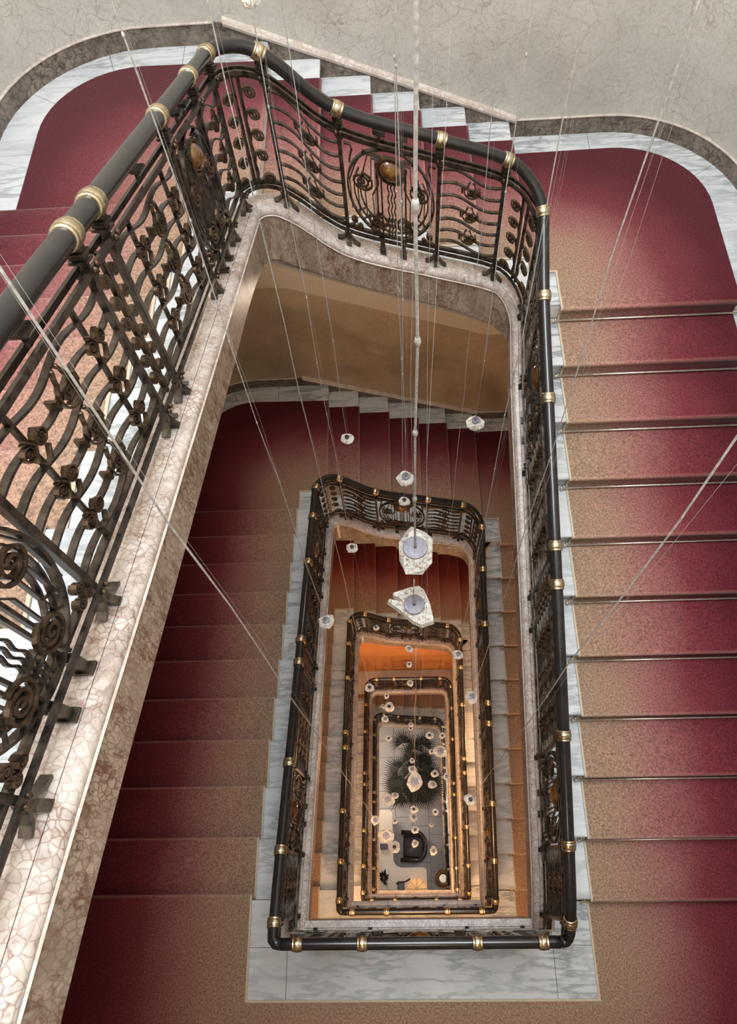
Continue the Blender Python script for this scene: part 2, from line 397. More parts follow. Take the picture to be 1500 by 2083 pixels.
def scroll(run, u, v, r, e, tail=.11, width=.015):
    pts = [(u - e * r * 1.1, v - tail), (u - e * r * .2 - e * r * .9, v - tail * .7), (u - e * r * 1.25, v - tail * .35)] 
    sp = spiral_pts(u, v, r, 2.3, PI if e > 0 else 0, -e)
    return flat_bar(MB(), run, pts + sp, .0075, width)
def scroll_panel(sk, run, s0, s1):
    sk.panel(); w_ = s1 - s0
    for e, q in ((-1, .29), (1, .71)):
        for i in range(6):
            sk.put('scroll', scroll(run, s0 + w_ * q, .12 + i * .093, .028, e, .075), 'iron_scroll')
    sk.put('stem', flat_bar(MB(), run, [(s0 + w_ * .5, 0), (s0 + w_ * .5, HP)], .016, .016))
    sk.end()
def corner_panel(sk, run, s0, s1, rows=4):
    sk.panel(); c = (s0 + s1) / 2
    for e in (-1, 1):
        sk.put('stem', flat_bar(MB(), run, [(c + e * .012, 0), (c + e * .014, HP * .5), (c + e * .02, HP)], .014, .018))
        for i in range(rows):
            sk.put('scroll', scroll(run, c + e * .062, .16 + i * .125 + (.03 if e > 0 else 0), .037, e, .12, .017), 'iron_scroll')
        sk.put('scroll', scroll(run, c + e * .085, .045, .032, e, .03, .02), 'iron_scroll')
    sk.end()
def medallion_panel(sk, run, s0, s1):
    sk.panel(); w_ = s1 - s0; c = (s0 + s1) / 2; ru, rv, cv = w_ * .455, .315, .335
    for q, nm in ((1.0, 'outer_ring'), (.86, 'inner_ring'), (.72, 'inner_ring')):
        a0, a1 = (-.5 * PI, 1.5 * PI) if q == 1 else (-1.18 * PI, .18 * PI)
        N = 44 if q == 1 else 30
        sk.put(nm, flat_bar(MB(), run, [(c + ru * q * math.cos(a0 + (a1 - a0) * i / N), cv + rv * q * math.sin(a0 + (a1 - a0) * i / N)) for i in range(N + 1)], .010 if q == 1 else .007, .026 if q == 1 else .016))
    # amber boss in its ring
    bc = (c, .515); br = .072
    sk.put('boss_ring', flat_bar(MB(), run, [(bc[0] + br * 1.12 * math.cos(2 * PI * i / 24), bc[1] + br * 1.12 * math.sin(2 * PI * i / 24)) for i in range(25)], .014, .03), 'iron_scroll')
    mb = MB(); rings = []
    for i in range(6):
        a = PI / 2 * i / 5.2
        rings.append([run(bc[0] + br * math.cos(a) * math.cos(2 * PI * j / 18), bc[1] + br * math.cos(a) * math.sin(2 * PI * j / 18), .045 * math.sin(a)) for j in range(18)])
    mb.rings(rings, caps=True); back = [[run(bc[0] + br * math.cos(2 * PI * j / 18), bc[1] + br * math.sin(2 * PI * j / 18), d) for j in range(18)] for d in (-.012, 0)]
    mb.rings(back)
    sk.put('amber_boss', mb, 'amber_glass', True)
    for e in (-1, 1):
        for (du, v, r) in ((w_ * .305, .40, .064), (w_ * .165, .14, .064)):
            mb = flat_bar(MB(), run, spiral_pts(c + e * du, v, r, 2.6, PI / 2, e, .08, 40), .0105, .013, .012)
            sk.put('spiral_disc', mb, 'iron_scroll')
        for q in (.105, .15):
            sk.put('upright', flat_bar(MB(), run, [(c + e * w_ * q, 0), (c + e * w_ * q, .50 if q > .12 else .46)], .010, .014))
        for j in range(4):   # fan of thin bars from the boss out to the ring
            u1 = c + e * ru * (.95 - .17 * j); v1 = .30 - .02 * j
            sk.put('fan_bar', flat_bar(MB(), run, [(c + e * .055, .60 - .012 * j), (c + e * (.09 + .02 * (3 - j)), .605 - .02 * j), (c + e * ru * (.80 - .17 * j), .50 - .03 * j), (u1, v1 + .08), (u1 - e * .004, v1 - .12)], .006, .014))
        for j in range(3):
            a = -PI / 2 + e * (.55 + .22 * j)
            sk.put('tie_bar', flat_bar(MB(), run, [(c + ru * .70 * math.cos(a), cv + rv * .70 * math.sin(a)), (c + ru * .99 * math.cos(a), cv + rv * .99 * math.sin(a))], .006, .010))
        mb = MB()
        for (du, v, r) in ((.045, .10, .022), (.075, .055, .022), (.035, .045, .018)):
            flat_bar(mb, run, spiral_pts(c + e * (w_ / 2 - du), v, r, 2.0, PI / 2, e), .006, .022, .01)
        sk.put('corner_ornament', mb, 'iron_scroll')
        sk.put('hook', flat_bar(MB(), run, [(c + e * w_ * .46, .61), (c + e * w_ * .40, .615), (c + e * w_ * .385, .59), (c + e * w_ * .41, .54), (c + e * w_ * .42, .50)], .010, .018))
    for q in (-1, 0, 1):
        sk.put('wavy_bar', flat_bar(MB(), run, [(c + q * .019 + .0045 * math.sin(v * 75), v) for v in (.01 + .425 * i / 32 for i in range(33))], .0075, .010))
    for v in (.115, .155):
        sk.put('cross_bar', flat_bar(MB(), run, [(c - w_ * .07, v), (c + w_ * .07, v)], .008, .022))
    sk.end()

def plate(mb, run, s, v, du, dd, dv):
    p = [run(s + a * du, v + b * dv, c_ * dd) for b in (-1, 1) for a, c_ in ((-1, -1), (1, -1), (1, 1), (-1, 1))]
    mb.add(p, [(0, 3, 2, 1), (4, 5, 6, 7), (0, 1, 5, 4), (1, 2, 6, 5), (2, 3, 7, 6), (3, 0, 4, 7)])
def make_post(parent, run, s, detail=True):
    mb = MB(); plate(mb, run, s, HP / 2, .011, .011, HP / 2); mb.build('post', 'iron', parent)
    mb = MB()
    for v, q in ((HP - .045, .016), (HP - .033, .020), (HP - .022, .024), (HP + .032, .026), (HP + .046, .021), (HP + .060, .026), (HP + .074, .020)): plate(mb, run, s, v, q, q, .005)
    plate(mb, run, s, HP + .04, .012, .012, .055)
    mb.build('capital', 'iron', parent)
    # foot: a stem on two flared legs and a tongue lying on the curb
    mb = MB(); plate(mb, run, s, -.055, .010, .010, .055)
    for e in (-1, 1):
        pts = [(s + e * .004, -.03), (s + e * .018, -.07), (s + e * .04, -.098), (s + e * .066, -.113)]
        flat_bar(mb, run, pts, .012, .030)
    a = [run(s + e * .014, v, d) for (v, d) in ((-.05, .0), (-.085, .016), (-.108, .036), (-.117, .036), (-.117, 0)) for e in (-1, 1)]
    mb.add(a, [(0, 1, 3, 2), (2, 3, 5, 4), (4, 5, 7, 6), (6, 7, 9, 8), (8, 9, 1, 0), (0, 2, 4, 6, 8), (1, 9, 7, 5, 3)])
    mb.build('foot', 'iron', parent)
    if detail:
        for v in (HP + .004, -.004):
            for e in (-1, 1):
                mb = MB(); mb.sphere(run(s + e * .012, v + e * .004, .032), .009, 8, 6, (1, 1, 1.4)); mb.build('rivet', 'iron_scroll', parent, True)
    # brass collar around the handrail
    p0 = Vector(run.rail(s - .01)); p1 = Vector(run.rail(s + .01)); ax = (p1 - p0).normalized()
    L = .030
    mb = MB(); mb.lathe((p0 + p1) / 2, ax, [(-L, .033), (-L, .0385), (-L * .72, .041), (-L * .62, .037), (-L * .5, .041), (-L * .2, .0425), (L * .2, .0425), (L * .5, .041), (L * .62, .037), (L * .72, .041), (L, .0385), (L, .033)], 18)
    plate(mb, run, s, HP + .10, .009, .009, .016)
    mb.build('collar', 'brass', parent, True)
def t_plate(parent, run, s):
    mb = MB(); plate(mb, run, s, HP + .03, .006, .006, .02); plate(mb, run, s, HP + .055, .010, .016, .008); plate(mb, run, s, HP + .066, .034, .026, .006); mb.build('top_plate', 'iron', parent)
def foot_block(parent, run, s):
    mb = MB(); plate(mb, run, s, -.06, .014, .016, .055); plate(mb, run, s, -.108, .020, .028, .008); mb.build('foot_block', 'iron', parent)
def bands(parent, run, s0, s1):
    N = max(2, int((s1 - s0) / .05))
    ss = [s0 + (s1 - s0) * i / N for i in range(N + 1)]
    for nm, v in (('top_band', HP), ('bottom_band', 0)):
        for d in (-.021, .021):
            mb = MB(); mb.rings([[run(s, v - .011, d - .006), run(s, v - .011, d + .006), run(s, v + .011, d + .006), run(s, v + .011, d - .006)] for s in ss]); mb.build(nm, 'iron', parent)
        mb = MB(); vv = v - .026 if v else v + .030
        mb.rings([[run(s, vv - .007, -.010), run(s, vv - .007, .010), run(s, vv + .007, .010), run(s, vv + .007, -.010)] for s in ss]); mb.build(nm, 'iron', parent)
def handrail(parent, run, s0, s1, ends=None):
    N = max(3, int((s1 - s0) / .035)); pts = [run.rail(s0 + (s1 - s0) * i / N) for i in range(N + 1)]
    if ends and ends[0]: pts = list(ends[0]) + pts
    if ends and ends[1]: pts = pts + list(ends[1])
    mb = MB(); mb.tube(pts, .033, 18); return mb.build('handrail', 'handrail_black', parent, True)

YP = [-.20, .195, .755, 1.545, 1.75, 2.545, 3.10, 3.49]
SIDE_KINDS = ['narrow', 'medal', 'wide', 'scroll', 'wide', 'medal', 'narrow']
def side_railing(run, posts, name_label, group, detail):
    p = empty('railing', name_label, 'railing', group)
    sk = Sink(p, detail); ps = sorted(posts); kinds = SIDE_KINDS
    for s in ps: make_post(p, run, s, detail)
    for a, b, k in zip(ps[:-1], ps[1:], kinds):
        if k == 'narrow': grid_panel(sk, run, a, b, False)
        elif k == 'wide':
            grid_panel(sk, run, a, b, True); t_plate(p, run, (a + b) / 2)
        elif k == 'scroll': scroll_panel(sk, run, a, b)
        else:
            medallion_panel(sk, run, a, b); c = (a + b) / 2
            for e in (-1, 1): t_plate(p, run, c + e * .06); foot_block(p, run, c + e * .065)
    return p, sk
def build_railings(run, Zk, k, detail):
    W_ = WORD[k]
    sp = [sy(y) for y in YP]
    pl, sk = side_railing(run, sp, f'dark iron railing with black handrail down the {W_} left flight', 'iron stair railings', detail)
    bands(pl, run, sy(RY0) + .02, sp[-1]); handrail(pl, run, sy(RY0) + .05, sp[-1], ([(-RX + .05, RY0, run.zr(0)), (-RX + .018, RY0 + .006, run.zr(0)), (-RX + .004, RY0 + .022, run.zr(0))], None))
    sk2 = Sink(pl, detail); 
    sp2 = [syr(y) for y in YP]
    pr_, sk = side_railing(run, sp2, f'dark iron railing with black handrail down the {W_} right flight', 'iron stair railings', detail)
    bands(pr_, run, min(sp2), STOT - .02); handrail(pr_, run, min(sp2), STOT - .05, (None, [(RX - .004, RY0 + .022, run.zr(STOT)), (RX - .018, RY0 + .006, run.zr(STOT)), (RX - .05, RY0, run.zr(STOT))]))
    pf = empty('railing', f'dark iron railing with rounded corners across the {W_} far flight' if k != 3 else 'level dark iron railing in front of the orange wall', 'railing', 'iron stair railings')
    xs = [-.64, -.29, .26, .64]; ss = [sx(x) for x in xs]; sk = Sink(pf, detail)
    for s in ss: make_post(pf, run, s, detail)
    grid_panel(sk, run, ss[0], ss[1], False); medallion_panel(sk, run, ss[1], ss[2]); grid_panel(sk, run, ss[2], ss[3], False)
    for e in (-1, 1): t_plate(pf, run, (ss[1] + ss[2]) / 2 + e * .06); foot_block(pf, run, (ss[1] + ss[2]) / 2 + e * .065)
    corner_panel(sk, run, max(sp), ss[0]); corner_panel(sk, run, ss[3], min(sp2))
    bands(pf, run, max(sp), min(sp2)); handrail(pf, run, max(sp), min(sp2))
    for o in (pl, pr_, pf): o.location.z = Zk
    return pl, pf, pr_
def build_front(run, Zk, k, detail):
    p = empty('railing', f'dark iron railing along the front landing, {["", "nearest and largest", "second down", "third down", "fourth down"][k]}', 'railing', 'iron stair railings')
    xs = [-.713, -.334, .334, .713]; sk = Sink(p, detail)
    for s in xs: make_post(p, run, s, False)
    grid_panel(sk, run, xs[0], xs[1], False); medallion_panel(sk, run, xs[1], xs[2]); grid_panel(sk, run, xs[2], xs[3], False)
    bands(p, run, -RX + .02, RX - .02); handrail(p, run, -RX + .05, RX - .05); p.location.z = Zk
    return p

# ------------------------------------------------------------------ walls
def wall_path(off=0.0, n=12, x=XW, y=YW, r=RW, y0=YFRONT):
    # U-shaped plan line from front left round to front right, moved inward by off
    pts = [(-x + off, y0)]; rr = r - off
    for i in range(n + 1):
        a = PI - PI / 2 * i / n; pts.append((-x + r + rr * math.cos(a), y - r + rr * math.sin(a)))
    for i in range(n + 1):
        a = PI / 2 - PI / 2 * i / n; pts.append((x - r + rr * math.cos(a), y - r + rr * math.sin(a)))
    pts.append((x - off, y0)); return pts
def seg_between(path, a, b):
    return path[a:b]
P_IN = wall_path(0); P_OUT = wall_path(-.2)
def wall_strip(name, i0, i1, z0, z1, mat):
    mb = MB(); ring = []
    inn = P_IN[i0:i1 + 1]; out = P_OUT[i0:i1 + 1]
    poly = inn + out[::-1]; mb.prism(poly, z0, z1); o = mb.build(name, mat); tag(o, kind='structure'); return o
NI = 13
ZB = ZG - .3
wall_left = wall_strip('wall_left', 0, 1, ZB, 6.5, 'plaster')
wall_far = wall_strip('wall_far', 1, 26, ZB, 6.5, 'plaster')
wall_right = wall_strip('wall_right', 26, 27, ZB, 6.5, 'plaster')
mb = MB(); mb.box(-XW - .2, XW + .2, YFRONT - .2, YFRONT, ZB, 6.5); tag(mb.build('wall_front', 'plaster'), kind='structure')
mb = MB()
for (a, b, c, d) in ((-XW, -2.2, YFRONT, YW), (2.2, XW, YFRONT, YW), (-2.2, 2.2, YFRONT, -1.6), (-2.2, 2.2, 4.8, YW)): mb.box(a, b, c, d, 6.3, 6.5)
tag(mb.build('ceiling', 'ceiling_white'), kind='structure')

def nose(x):    # z of the far line of steps and landings at the far wall, level 0
    if x <= XF: return -11 * RI
    if x >= XF + 5 * TF: return -17 * RI
    return -11 * RI - (x - XF) / TF * RI * (6 / 5.0)
def skirt_top(x):
    a, b = -1.2, 1.03; z0, z1 = -11 * RI + .17, -17 * RI + .17
    return z0 if x <= a else z1 if x >= b else z0 + (z1 - z0) * (x - a) / (b - a)
def path_dense(off, y0):
    p = wall_path(off, 14, y0=y0); out = []
    for a, b in zip(p[:-1], p[1:]):
        n = max(1, int(math.hypot(b[0] - a[0], b[1] - a[1]) / .12)); out += [(a[0] + (b[0] - a[0]) * i / n, a[1] + (b[1] - a[1]) * i / n) for i in range(n)]
    return out + [p[-1]]
def ztop_path(x, y, h):
    # height of a wall finish that follows landings and the three flights
    if y > 3.8: return skirt_top(x) - .17 + h
    if x < 0: return min(0, max(-11 * RI, -(y - YL) / T * RI)) + h
    return max(-28 * RI, min(-17 * RI, -H + (11 - (YR - y) / T) * RI)) + h
def wall_finish(name, mat, off, th, lo, hi, Zk, parent, y0=YFRONT + .02):
    a = path_dense(off, y0); b = path_dense(off + th, y0); n = len(a); mb = MB(); rings = []
    for (p, q) in zip(a, b):
        zl = ztop_path(q[0], q[1], lo) if not callable(lo) else lo(q); zh = ztop_path(q[0], q[1], hi)
        rings.append([(p[0], p[1], zl), (q[0], q[1], zl), (q[0], q[1], zh), (p[0], p[1], zh)])
    mb.rings(rings); o = mb.build(name, mat, parent); o.location.z = Zk; fixn(o); return o
for k in range(3):
    o = wall_finish('wainscot', 'stucco_marble' if k == 0 else 'stucco_tan', .0, .012, -.9, 1.73, ZS[k], wall_far)
    bb = wall_finish('baseboard_far' if k == 0 else 'baseboard_far', 'brown_stone', .012, .012, -.9, .145, ZS[k], None)
    tag(bb, kind='structure')
    # bead on the sloping skirting
    mb = MB(); xs = [-1.2 + 2.23 * i / 20 for i in range(21)]
    mb.rings([[(x, YW - .010, skirt_top(x) - .045), (x, YW - .042, skirt_top(x) - .045), (x, YW - .052, skirt_top(x) - .02), (x, YW - .042, skirt_top(x) + .003), (x, YW - .010, skirt_top(x) + .012)] for x in xs])
    c = mb.build('bead_moulding', 'pale_moulding', bb); fixn(c)
    mb = MB(); pth = [q for q in path_dense(.012, YFRONT + .02)]; pt2 = path_dense(.03, YFRONT + .02)
    sel = [i for i, q in enumerate(pth) if not (-1.2 < q[0] < 1.03 and q[1] > 5)]
    for grp in ([i for i in sel if pth[i][0] < 0], [i for i in sel if pth[i][0] > 0]):
        mb = MB(); mb.rings([[(pth[i][0], pth[i][1], ztop_path(*pt2[i], .140)), (pt2[i][0], pt2[i][1], ztop_path(*pt2[i], .140)), (pt2[i][0], pt2[i][1], ztop_path(*pt2[i], .147)), (pth[i][0], pth[i][1], ztop_path(*pt2[i], .147))] for i in grp])
        fixn(mb.build('base_cap', 'pale_moulding', bb))

# ------------------------------------------------------------------ steps, landings, carpets
def step_profile(p0, p1, z):
    """marble step, p runs downstairs; nosing at p1"""
    q = p1 - CT - .002
    return [(p0 - .04, z), (q - .010, z), (q - .003, z - .004), (q, z - .012), (q - .003, z - .026), (q - .014, z - .032), (q - .03, z - .034), (q - .03, z - RI - .012), (q - .06, z - RI - .012), (p0 - .04, z - .06)]
def extrude_profile(prof, fn, a, b):
    mb = MB(); mb.rings([[fn(p, z, a) for p, z in prof], [fn(p, z, b) for p, z in prof]]); return mb
HIGHLIGHT_PTS = set()  # profile points that get the painted nosing highlight
def carpet_profile(nos, zs, p_start, p_end, z_end):
    """nos[i]: nosing position, zs[i]: tread level before it"""
    out = [(p_start, zs[0])]
    for i, (p, z) in enumerate(zip(nos, zs)):
        zn = zs[i + 1] if i + 1 < len(zs) else z_end
        out += [(p - .10, z), (p - .022, z), (p - .008, z - .004), (p - .001, z - .014), (p, z - .024), (p - .006, z - .042), (p - .018, z - .056), (p - .026, z - .085), (p - .028, zn + .012), (p - .020, zn)]
        HIGHLIGHT_PTS.update([(p - .008, z - .004), (p - .001, z - .014), (p, z - .024), (p - .006, z - .042)])
        nxt = nos[i + 1] if i + 1 < len(nos) else p_end
        if nxt - p > .1: out.append((p + .06, zn))
    out.append((p_end, z_end)); return out
def carpet_mesh(prof, fn, a, b, na=1):
    mb = MB(); n = len(prof); low = []
    for i, (p, z) in enumerate(prof):
        q0 = prof[max(i - 1, 0)]; q1 = prof[min(i + 1, n - 1)]; tx, tz = q1[0] - q0[0], q1[1] - q0[1]; L = math.hypot(tx, tz) or 1
        low.append((p + tz / L * .010 if True else p, z - tx / L * .010))
    ring = prof + low[::-1]; mb.wear = []
    for i in range(na + 1):
        mb.wear += [1.0 if q in HIGHLIGHT_PTS else 0.0 for q in prof] + [0.0] * n
    mb.rings([[fn(p, z, a + (b - a) * i / na) for p, z in ring] for i in range(na + 1)]); return mb
fl = lambda p, z, q: (q, p, z)            # left flight: p = y, q = x
fr = lambda p, z, q: (q, YR - p, z)       # right flight: p = YR - y
ff = lambda p, z, q: (p, q, z)            # far flight: p = x
BE = .014  # binding width

def flight(kind, k, Zk, rise=RI, n=None):
    side = kind
    p = empty('stair_flight', f'white marble steps of the {WORD[k]} {kind} flight under the carpet', 'stairs', 'marble stair flights', (0, 0, Zk))
    if kind == 'left':
        n = n or 11
        for i in range(1, n):
            mb = extrude_profile(step_profile(YL + (i - 1) * T, YL + i * T, -i * rise - CT), fl, -XW + .015, -.92); fixn(mb.build('step', 'white_marble', p))
        mb = MB(); mb.rings([[(x, YL - .1, -.18), (x, YL + (n - 1) * T + .1, -(n) * rise - .16), (x, YL + (n - 1) * T + .1, -(n) * rise - .19), (x, YL - .1, -.24)] for x in (-XW + .02, -.86)]); fixn(mb.build('soffit', 'ceiling_white', p))
    elif kind == 'right':
        zt = lambda j: -17 * RI - j * rise
        for j in range(1, 11):
            mb = extrude_profile(step_profile((j - 1) * T, j * T, zt(j) - CT), fr, XW - .015, .92); fixn(mb.build('step', 'white_marble', p))
        mb = MB(); mb.rings([[(x, YR + .1, zt(0) - .16), (x, YR - 10 * T - .1, zt(11) - .18), (x, YR - 10 * T - .1, zt(11) - .22), (x, YR + .1, zt(0) - .2)] for x in (.86, XW - .02)]); fixn(mb.build('soffit', 'ceiling_white', p))
    else:
        for m in range(1, 6):
            mb = extrude_profile(step_profile(XF + (m - 1) * TF, XF + m * TF, -(11 + m) * RI - CT), ff, 3.70, YW - .02); fixn(mb.build('step', 'white_marble', p))
        mb = MB(); mb.rings([[(XF - .1, y, -11 * RI - .15), (XF + 5 * TF + .1, y, -17 * RI - .16), (XF + 5 * TF + .1, y, -17 * RI - .19), (XF - .1, y, -11 * RI - .18)] for y in (3.66, YW - .02)]); fixn(mb.build('soffit', 'ceiling_white', p))
    return p
def stair_carpet(kind, k, Zk, rise=RI, n=None):
    if kind == 'left':
        n = n or 11; nos = [YL + i * T for i in range(n)]; zs = [-i * rise for i in range(n)]; ze = -n * rise
        prof = carpet_profile(nos, zs, nos[0] - .15, nos[-1] + .0 + .02, ze); a, b, f = -XCO, -XC - BE, fl; bi = (-XC - BE, -XC)
    elif kind == 'right':
        nos = [j * T for j in range(11)]; zs = [-17 * RI - j * rise for j in range(11)]; ze = -17 * RI - 11 * rise
        prof = carpet_profile(nos, zs, -.15, nos[-1] + .02, ze); a, b, f = XCO + .01, XC + BE, fr; bi = (XC + BE, XC)
    else:
        nos = [XF + m * TF for m in range(6)]; zs = [-(11 + m) * RI for m in range(6)]; ze = -17 * RI
        prof = carpet_profile(nos, zs, nos[0] - .15, nos[-1] + .02, ze); a, b, f = YC, YFI + BE, ff; bi = (YFI + BE, YFI)
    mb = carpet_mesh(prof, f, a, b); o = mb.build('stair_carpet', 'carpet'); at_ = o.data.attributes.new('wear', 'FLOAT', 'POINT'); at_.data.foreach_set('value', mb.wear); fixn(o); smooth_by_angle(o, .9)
    mb = carpet_mesh([(p_, z_ + .001) for p_, z_ in prof], f, bi[0], bi[1]); c = mb.build('edge_binding', 'binding', o); fixn(c); smooth_by_angle(c, .9)
    o.location.z = Zk
    return tag(o, f'red and tan carpet running down the {WORD[k]} {kind} flight', 'carpet', 'stair carpets')
def rods(p, rise=RI):
    for j in range(11):
        y = YR - j * T + .011 - .004; z = -17 * RI - (j + 1) * rise + .026
        mb = MB(); mb.tube([(1.165, y - .008, z), (XCO + .06, y - .008, z)], .0075, 8); o = mb.build('stair_rod', 'rod_brass', p, True)
        mb = MB(); mb.sphere((1.160, y - .008, z), .014, 8, 6); mb.tube([(1.178, y - .008, z), (1.178, y + .02, z)], .007, 6); mb.build('bracket', 'rod_brass', o, True)

def arc(cx, cy, r, a0, a1, n=10): return [(cx + r * math.cos(a0 + (a1 - a0) * i / n), cy + r * math.sin(a0 + (a1 - a0) * i / n)) for i in range(n + 1)]
def poly_with_binding(poly, z, name, bind_idx, label, cat, k, Zk):
    pass
def landing_carpets(k, Zk):
    # far left
    y0 = YL + 10 * T + .02; x1 = XF - .15
    poly = [(-XC - BE, y0), (-XC - BE, YFI + BE), (XF - .15, YFI + BE), (XF - .15, YC)] + arc(-1.80, YC - .66 + .01, .67, PI / 2, PI, 12) + [(-XCO, y0)]
    poly = [(x, y) for x, y in poly]
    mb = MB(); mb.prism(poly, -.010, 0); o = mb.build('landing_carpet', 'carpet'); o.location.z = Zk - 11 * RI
    mb = MB(); mb.prism([(-XC - BE, y0), (-XC, y0), (-XC, YFI), (XF - .15, YFI), (XF - .15, YFI + BE), (-XC - BE, YFI + BE)], -.010, .001); mb.build('edge_binding', 'binding', o)
    tag(o, f'dark red carpet rounded to the wall on the {WORD[k]} far left landing', 'carpet', 'landing carpets')
    y0 = YR + .15; x0 = XF + 5 * TF + .02
    poly = [(XC + BE, y0), (XC + BE, YFI + BE), (x0, YFI + BE), (x0, YC + .03)] + arc(1.80, YC - .69 + .04, .69, PI / 2, 0, 12) + [(XCO + .01, y0)]
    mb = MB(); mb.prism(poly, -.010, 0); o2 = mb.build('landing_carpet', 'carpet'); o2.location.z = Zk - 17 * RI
    mb = MB(); mb.prism([(XC + BE, y0), (XC, y0), (XC, YFI), (x0, YFI), (x0, YFI + BE), (XC + BE, YFI + BE)], -.010, .001); mb.build('edge_binding', 'binding', o2)
    tag(o2, f'dark red carpet rounded to the wall on the {WORD[k]} far right landing', 'carpet', 'landing carpets')
def front_carpet(k, Zk):
    yl = -.714; yb = YFRONT + .2; yr1 = YR - 10 * T + .02
    mb = MB(); mb.prism([(-XCO, yb), (XCO + .01, yb), (XCO + .01, yr1 - .04), (XC + BE, yr1 - .04), (XC + BE, yl - BE), (-XC - BE, yl - BE), (-XC - BE, YL - .15), (-XCO, YL - .15)], -.010, 0)
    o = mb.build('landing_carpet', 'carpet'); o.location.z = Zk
    mb = MB(); mb.prism([(-XC - BE, YL - .15), (-XC, YL - .15), (-XC, yl), (XC, yl), (XC, yr1 - .04), (XC + BE, yr1 - .04), (XC + BE, yl - BE), (-XC - BE, yl - BE)], -.010, .001); mb.build('edge_binding', 'binding', o)
    tag(o, f'{["", "brown-red", "shaded brown", "orange-lit brown", "deep brown"][k]} carpet around the marble border of the {WORD[k]} front landing', 'carpet', 'landing carpets')
def slab(parent, poly, z, name='slab', mat='white_marble', th=.03, g=.0018):
    # slightly shrunk so joints show
    cx = sum(p[0] for p in poly) / len(poly); cy = sum(p[1] for p in poly) / len(poly)
    q = [(x - math.copysign(min(g, abs(x - cx)), x - cx), y - math.copysign(min(g, abs(y - cy)), y - cy)) for x, y in poly]
    mb = MB(); mb.prism(q, z - th, z); return mb.build(name, mat, parent)
def floors(k, Zk, far=True, front=True, mat='white_marble'):
    if far:
        for sgn, zl, nm in ((-1, -11 * RI - CT, 'left'), (1, -17 * RI - CT, 'right')):
            yn = YL + 10 * T - .03 if sgn < 0 else YR + .05
            xe = XF - CT if sgn < 0 else XF + 5 * TF + .02 - .035
            path = wall_path(.02, 16); half = [q for q in path if q[0] * sgn > 0 and q[1] > yn]
            base = [(sgn * (XW - .02), yn)] + (half if sgn < 0 else half[::-1]) + [(xe, YW - .02), (xe, 3.70), (sgn * .92, 3.70), (sgn * .92, yn)]
            if sgn > 0: base = [(XW - .02, yn)] + half[::-1] + [(xe, YW - .02), (xe, 3.70), (.92, 3.70), (.92, yn)]
            mb = MB(); mb.prism(base, zl - .14, zl - .03); p = mb.build('floor', 'ceiling_white'); p.location.z = Zk; tag(p, kind='structure')
            # border slabs following the rounded wall, cut into lengths
            outer = path_dense(.02, yn); outer = [q for q in outer if q[0] * sgn > 0 and q[1] >= yn - 1e-6]
            if sgn > 0: outer = outer[::-1]
            outer = [q for q in outer if (q[0] < xe if sgn < 0 else q[0] > xe)] + [(xe, YW - .02)]
            def inner(q):
                cx, cy = sgn * 1.78, 4.70; x, y = q
                if y < cy: return (sgn * (XCO - .06), y)
                if abs(x) < 1.78: return (x, YC - .06)
                a = math.atan2(y - cy, abs(x) - 1.78); return (sgn * (1.78 + .66 * math.cos(a)), cy + .63 * math.sin(a))
            m = len(outer); cuts = [0, int(m * .22), int(m * .42), int(m * .60), int(m * .78), m - 1]
            for a, b in zip(cuts[:-1], cuts[1:]):
                o_ = outer[a:b + 1]; slab(p, o_ + [inner(q) for q in o_][::-1], zl)
            # body under the carpet and the corner slab at the well
            inn = [inner(q) for q in outer]
            mb = MB(); mb.prism(inn + [(xe, YFI + .05), (sgn * (XC + .05), YFI + .05), (sgn * (XC + .05), yn)], zl - .03, zl - .001); mb.build('screed', 'ceiling_white', p)
            slab(p, [(sgn * .92, yn), (sgn * (XC + .05), yn), (sgn * (XC + .05), YFI + .05), (sgn * .92, YFI + .05)], zl)
            if abs(xe) < .92: slab(p, [(sgn * .92, 3.70), (xe, 3.70), (xe, YFI + .05), (sgn * .92, YFI + .05)], zl)
            else: pass
    if front:
        yb = YFRONT + .02; yln = YL - .05; yrn = YR - 10 * T + .0
        z = -CT
        mb = MB(); mb.prism([(-XW, yb), (XW, yb), (XW, yrn), (.92, yrn), (.92, -.36), (-.92, -.36), (-.92, yln), (-XW, yln)], z - .28, z - .03); p = mb.build('floor', 'ceiling_white'); p.location.z = Zk; tag(p, kind='structure')
        e = XC + .05; f = -.714 - .05
        slab(p, [(-e, -.40), (-.93, -.40), (-.93, yln + .01), (-e, yln + .01)], z, mat=mat)
        slab(p, [(.93, -.40), (e, -.40), (e, yrn), (.93, yrn)], z, mat=mat)
        slab(p, [(-e, f), (-.93, f), (-.93, -.40), (-e, -.40)], z, mat=mat)
        slab(p, [(.93, f), (e, f), (e, -.40), (.93, -.40)], z, mat=mat)
        slab(p, [(-.93, f), (.93, f), (.93, -.365), (-.93, -.365)], z, mat=mat)
        mb = MB(); mb.prism([(-XW, yb), (XW, yb), (XW, yrn), (e + .001, yrn), (e + .001, f - .001), (-e - .001, f - .001), (-e - .001, yln), (-XW, yln)], z - .03, z - .001); mb.build('screed', 'white_marble', p)

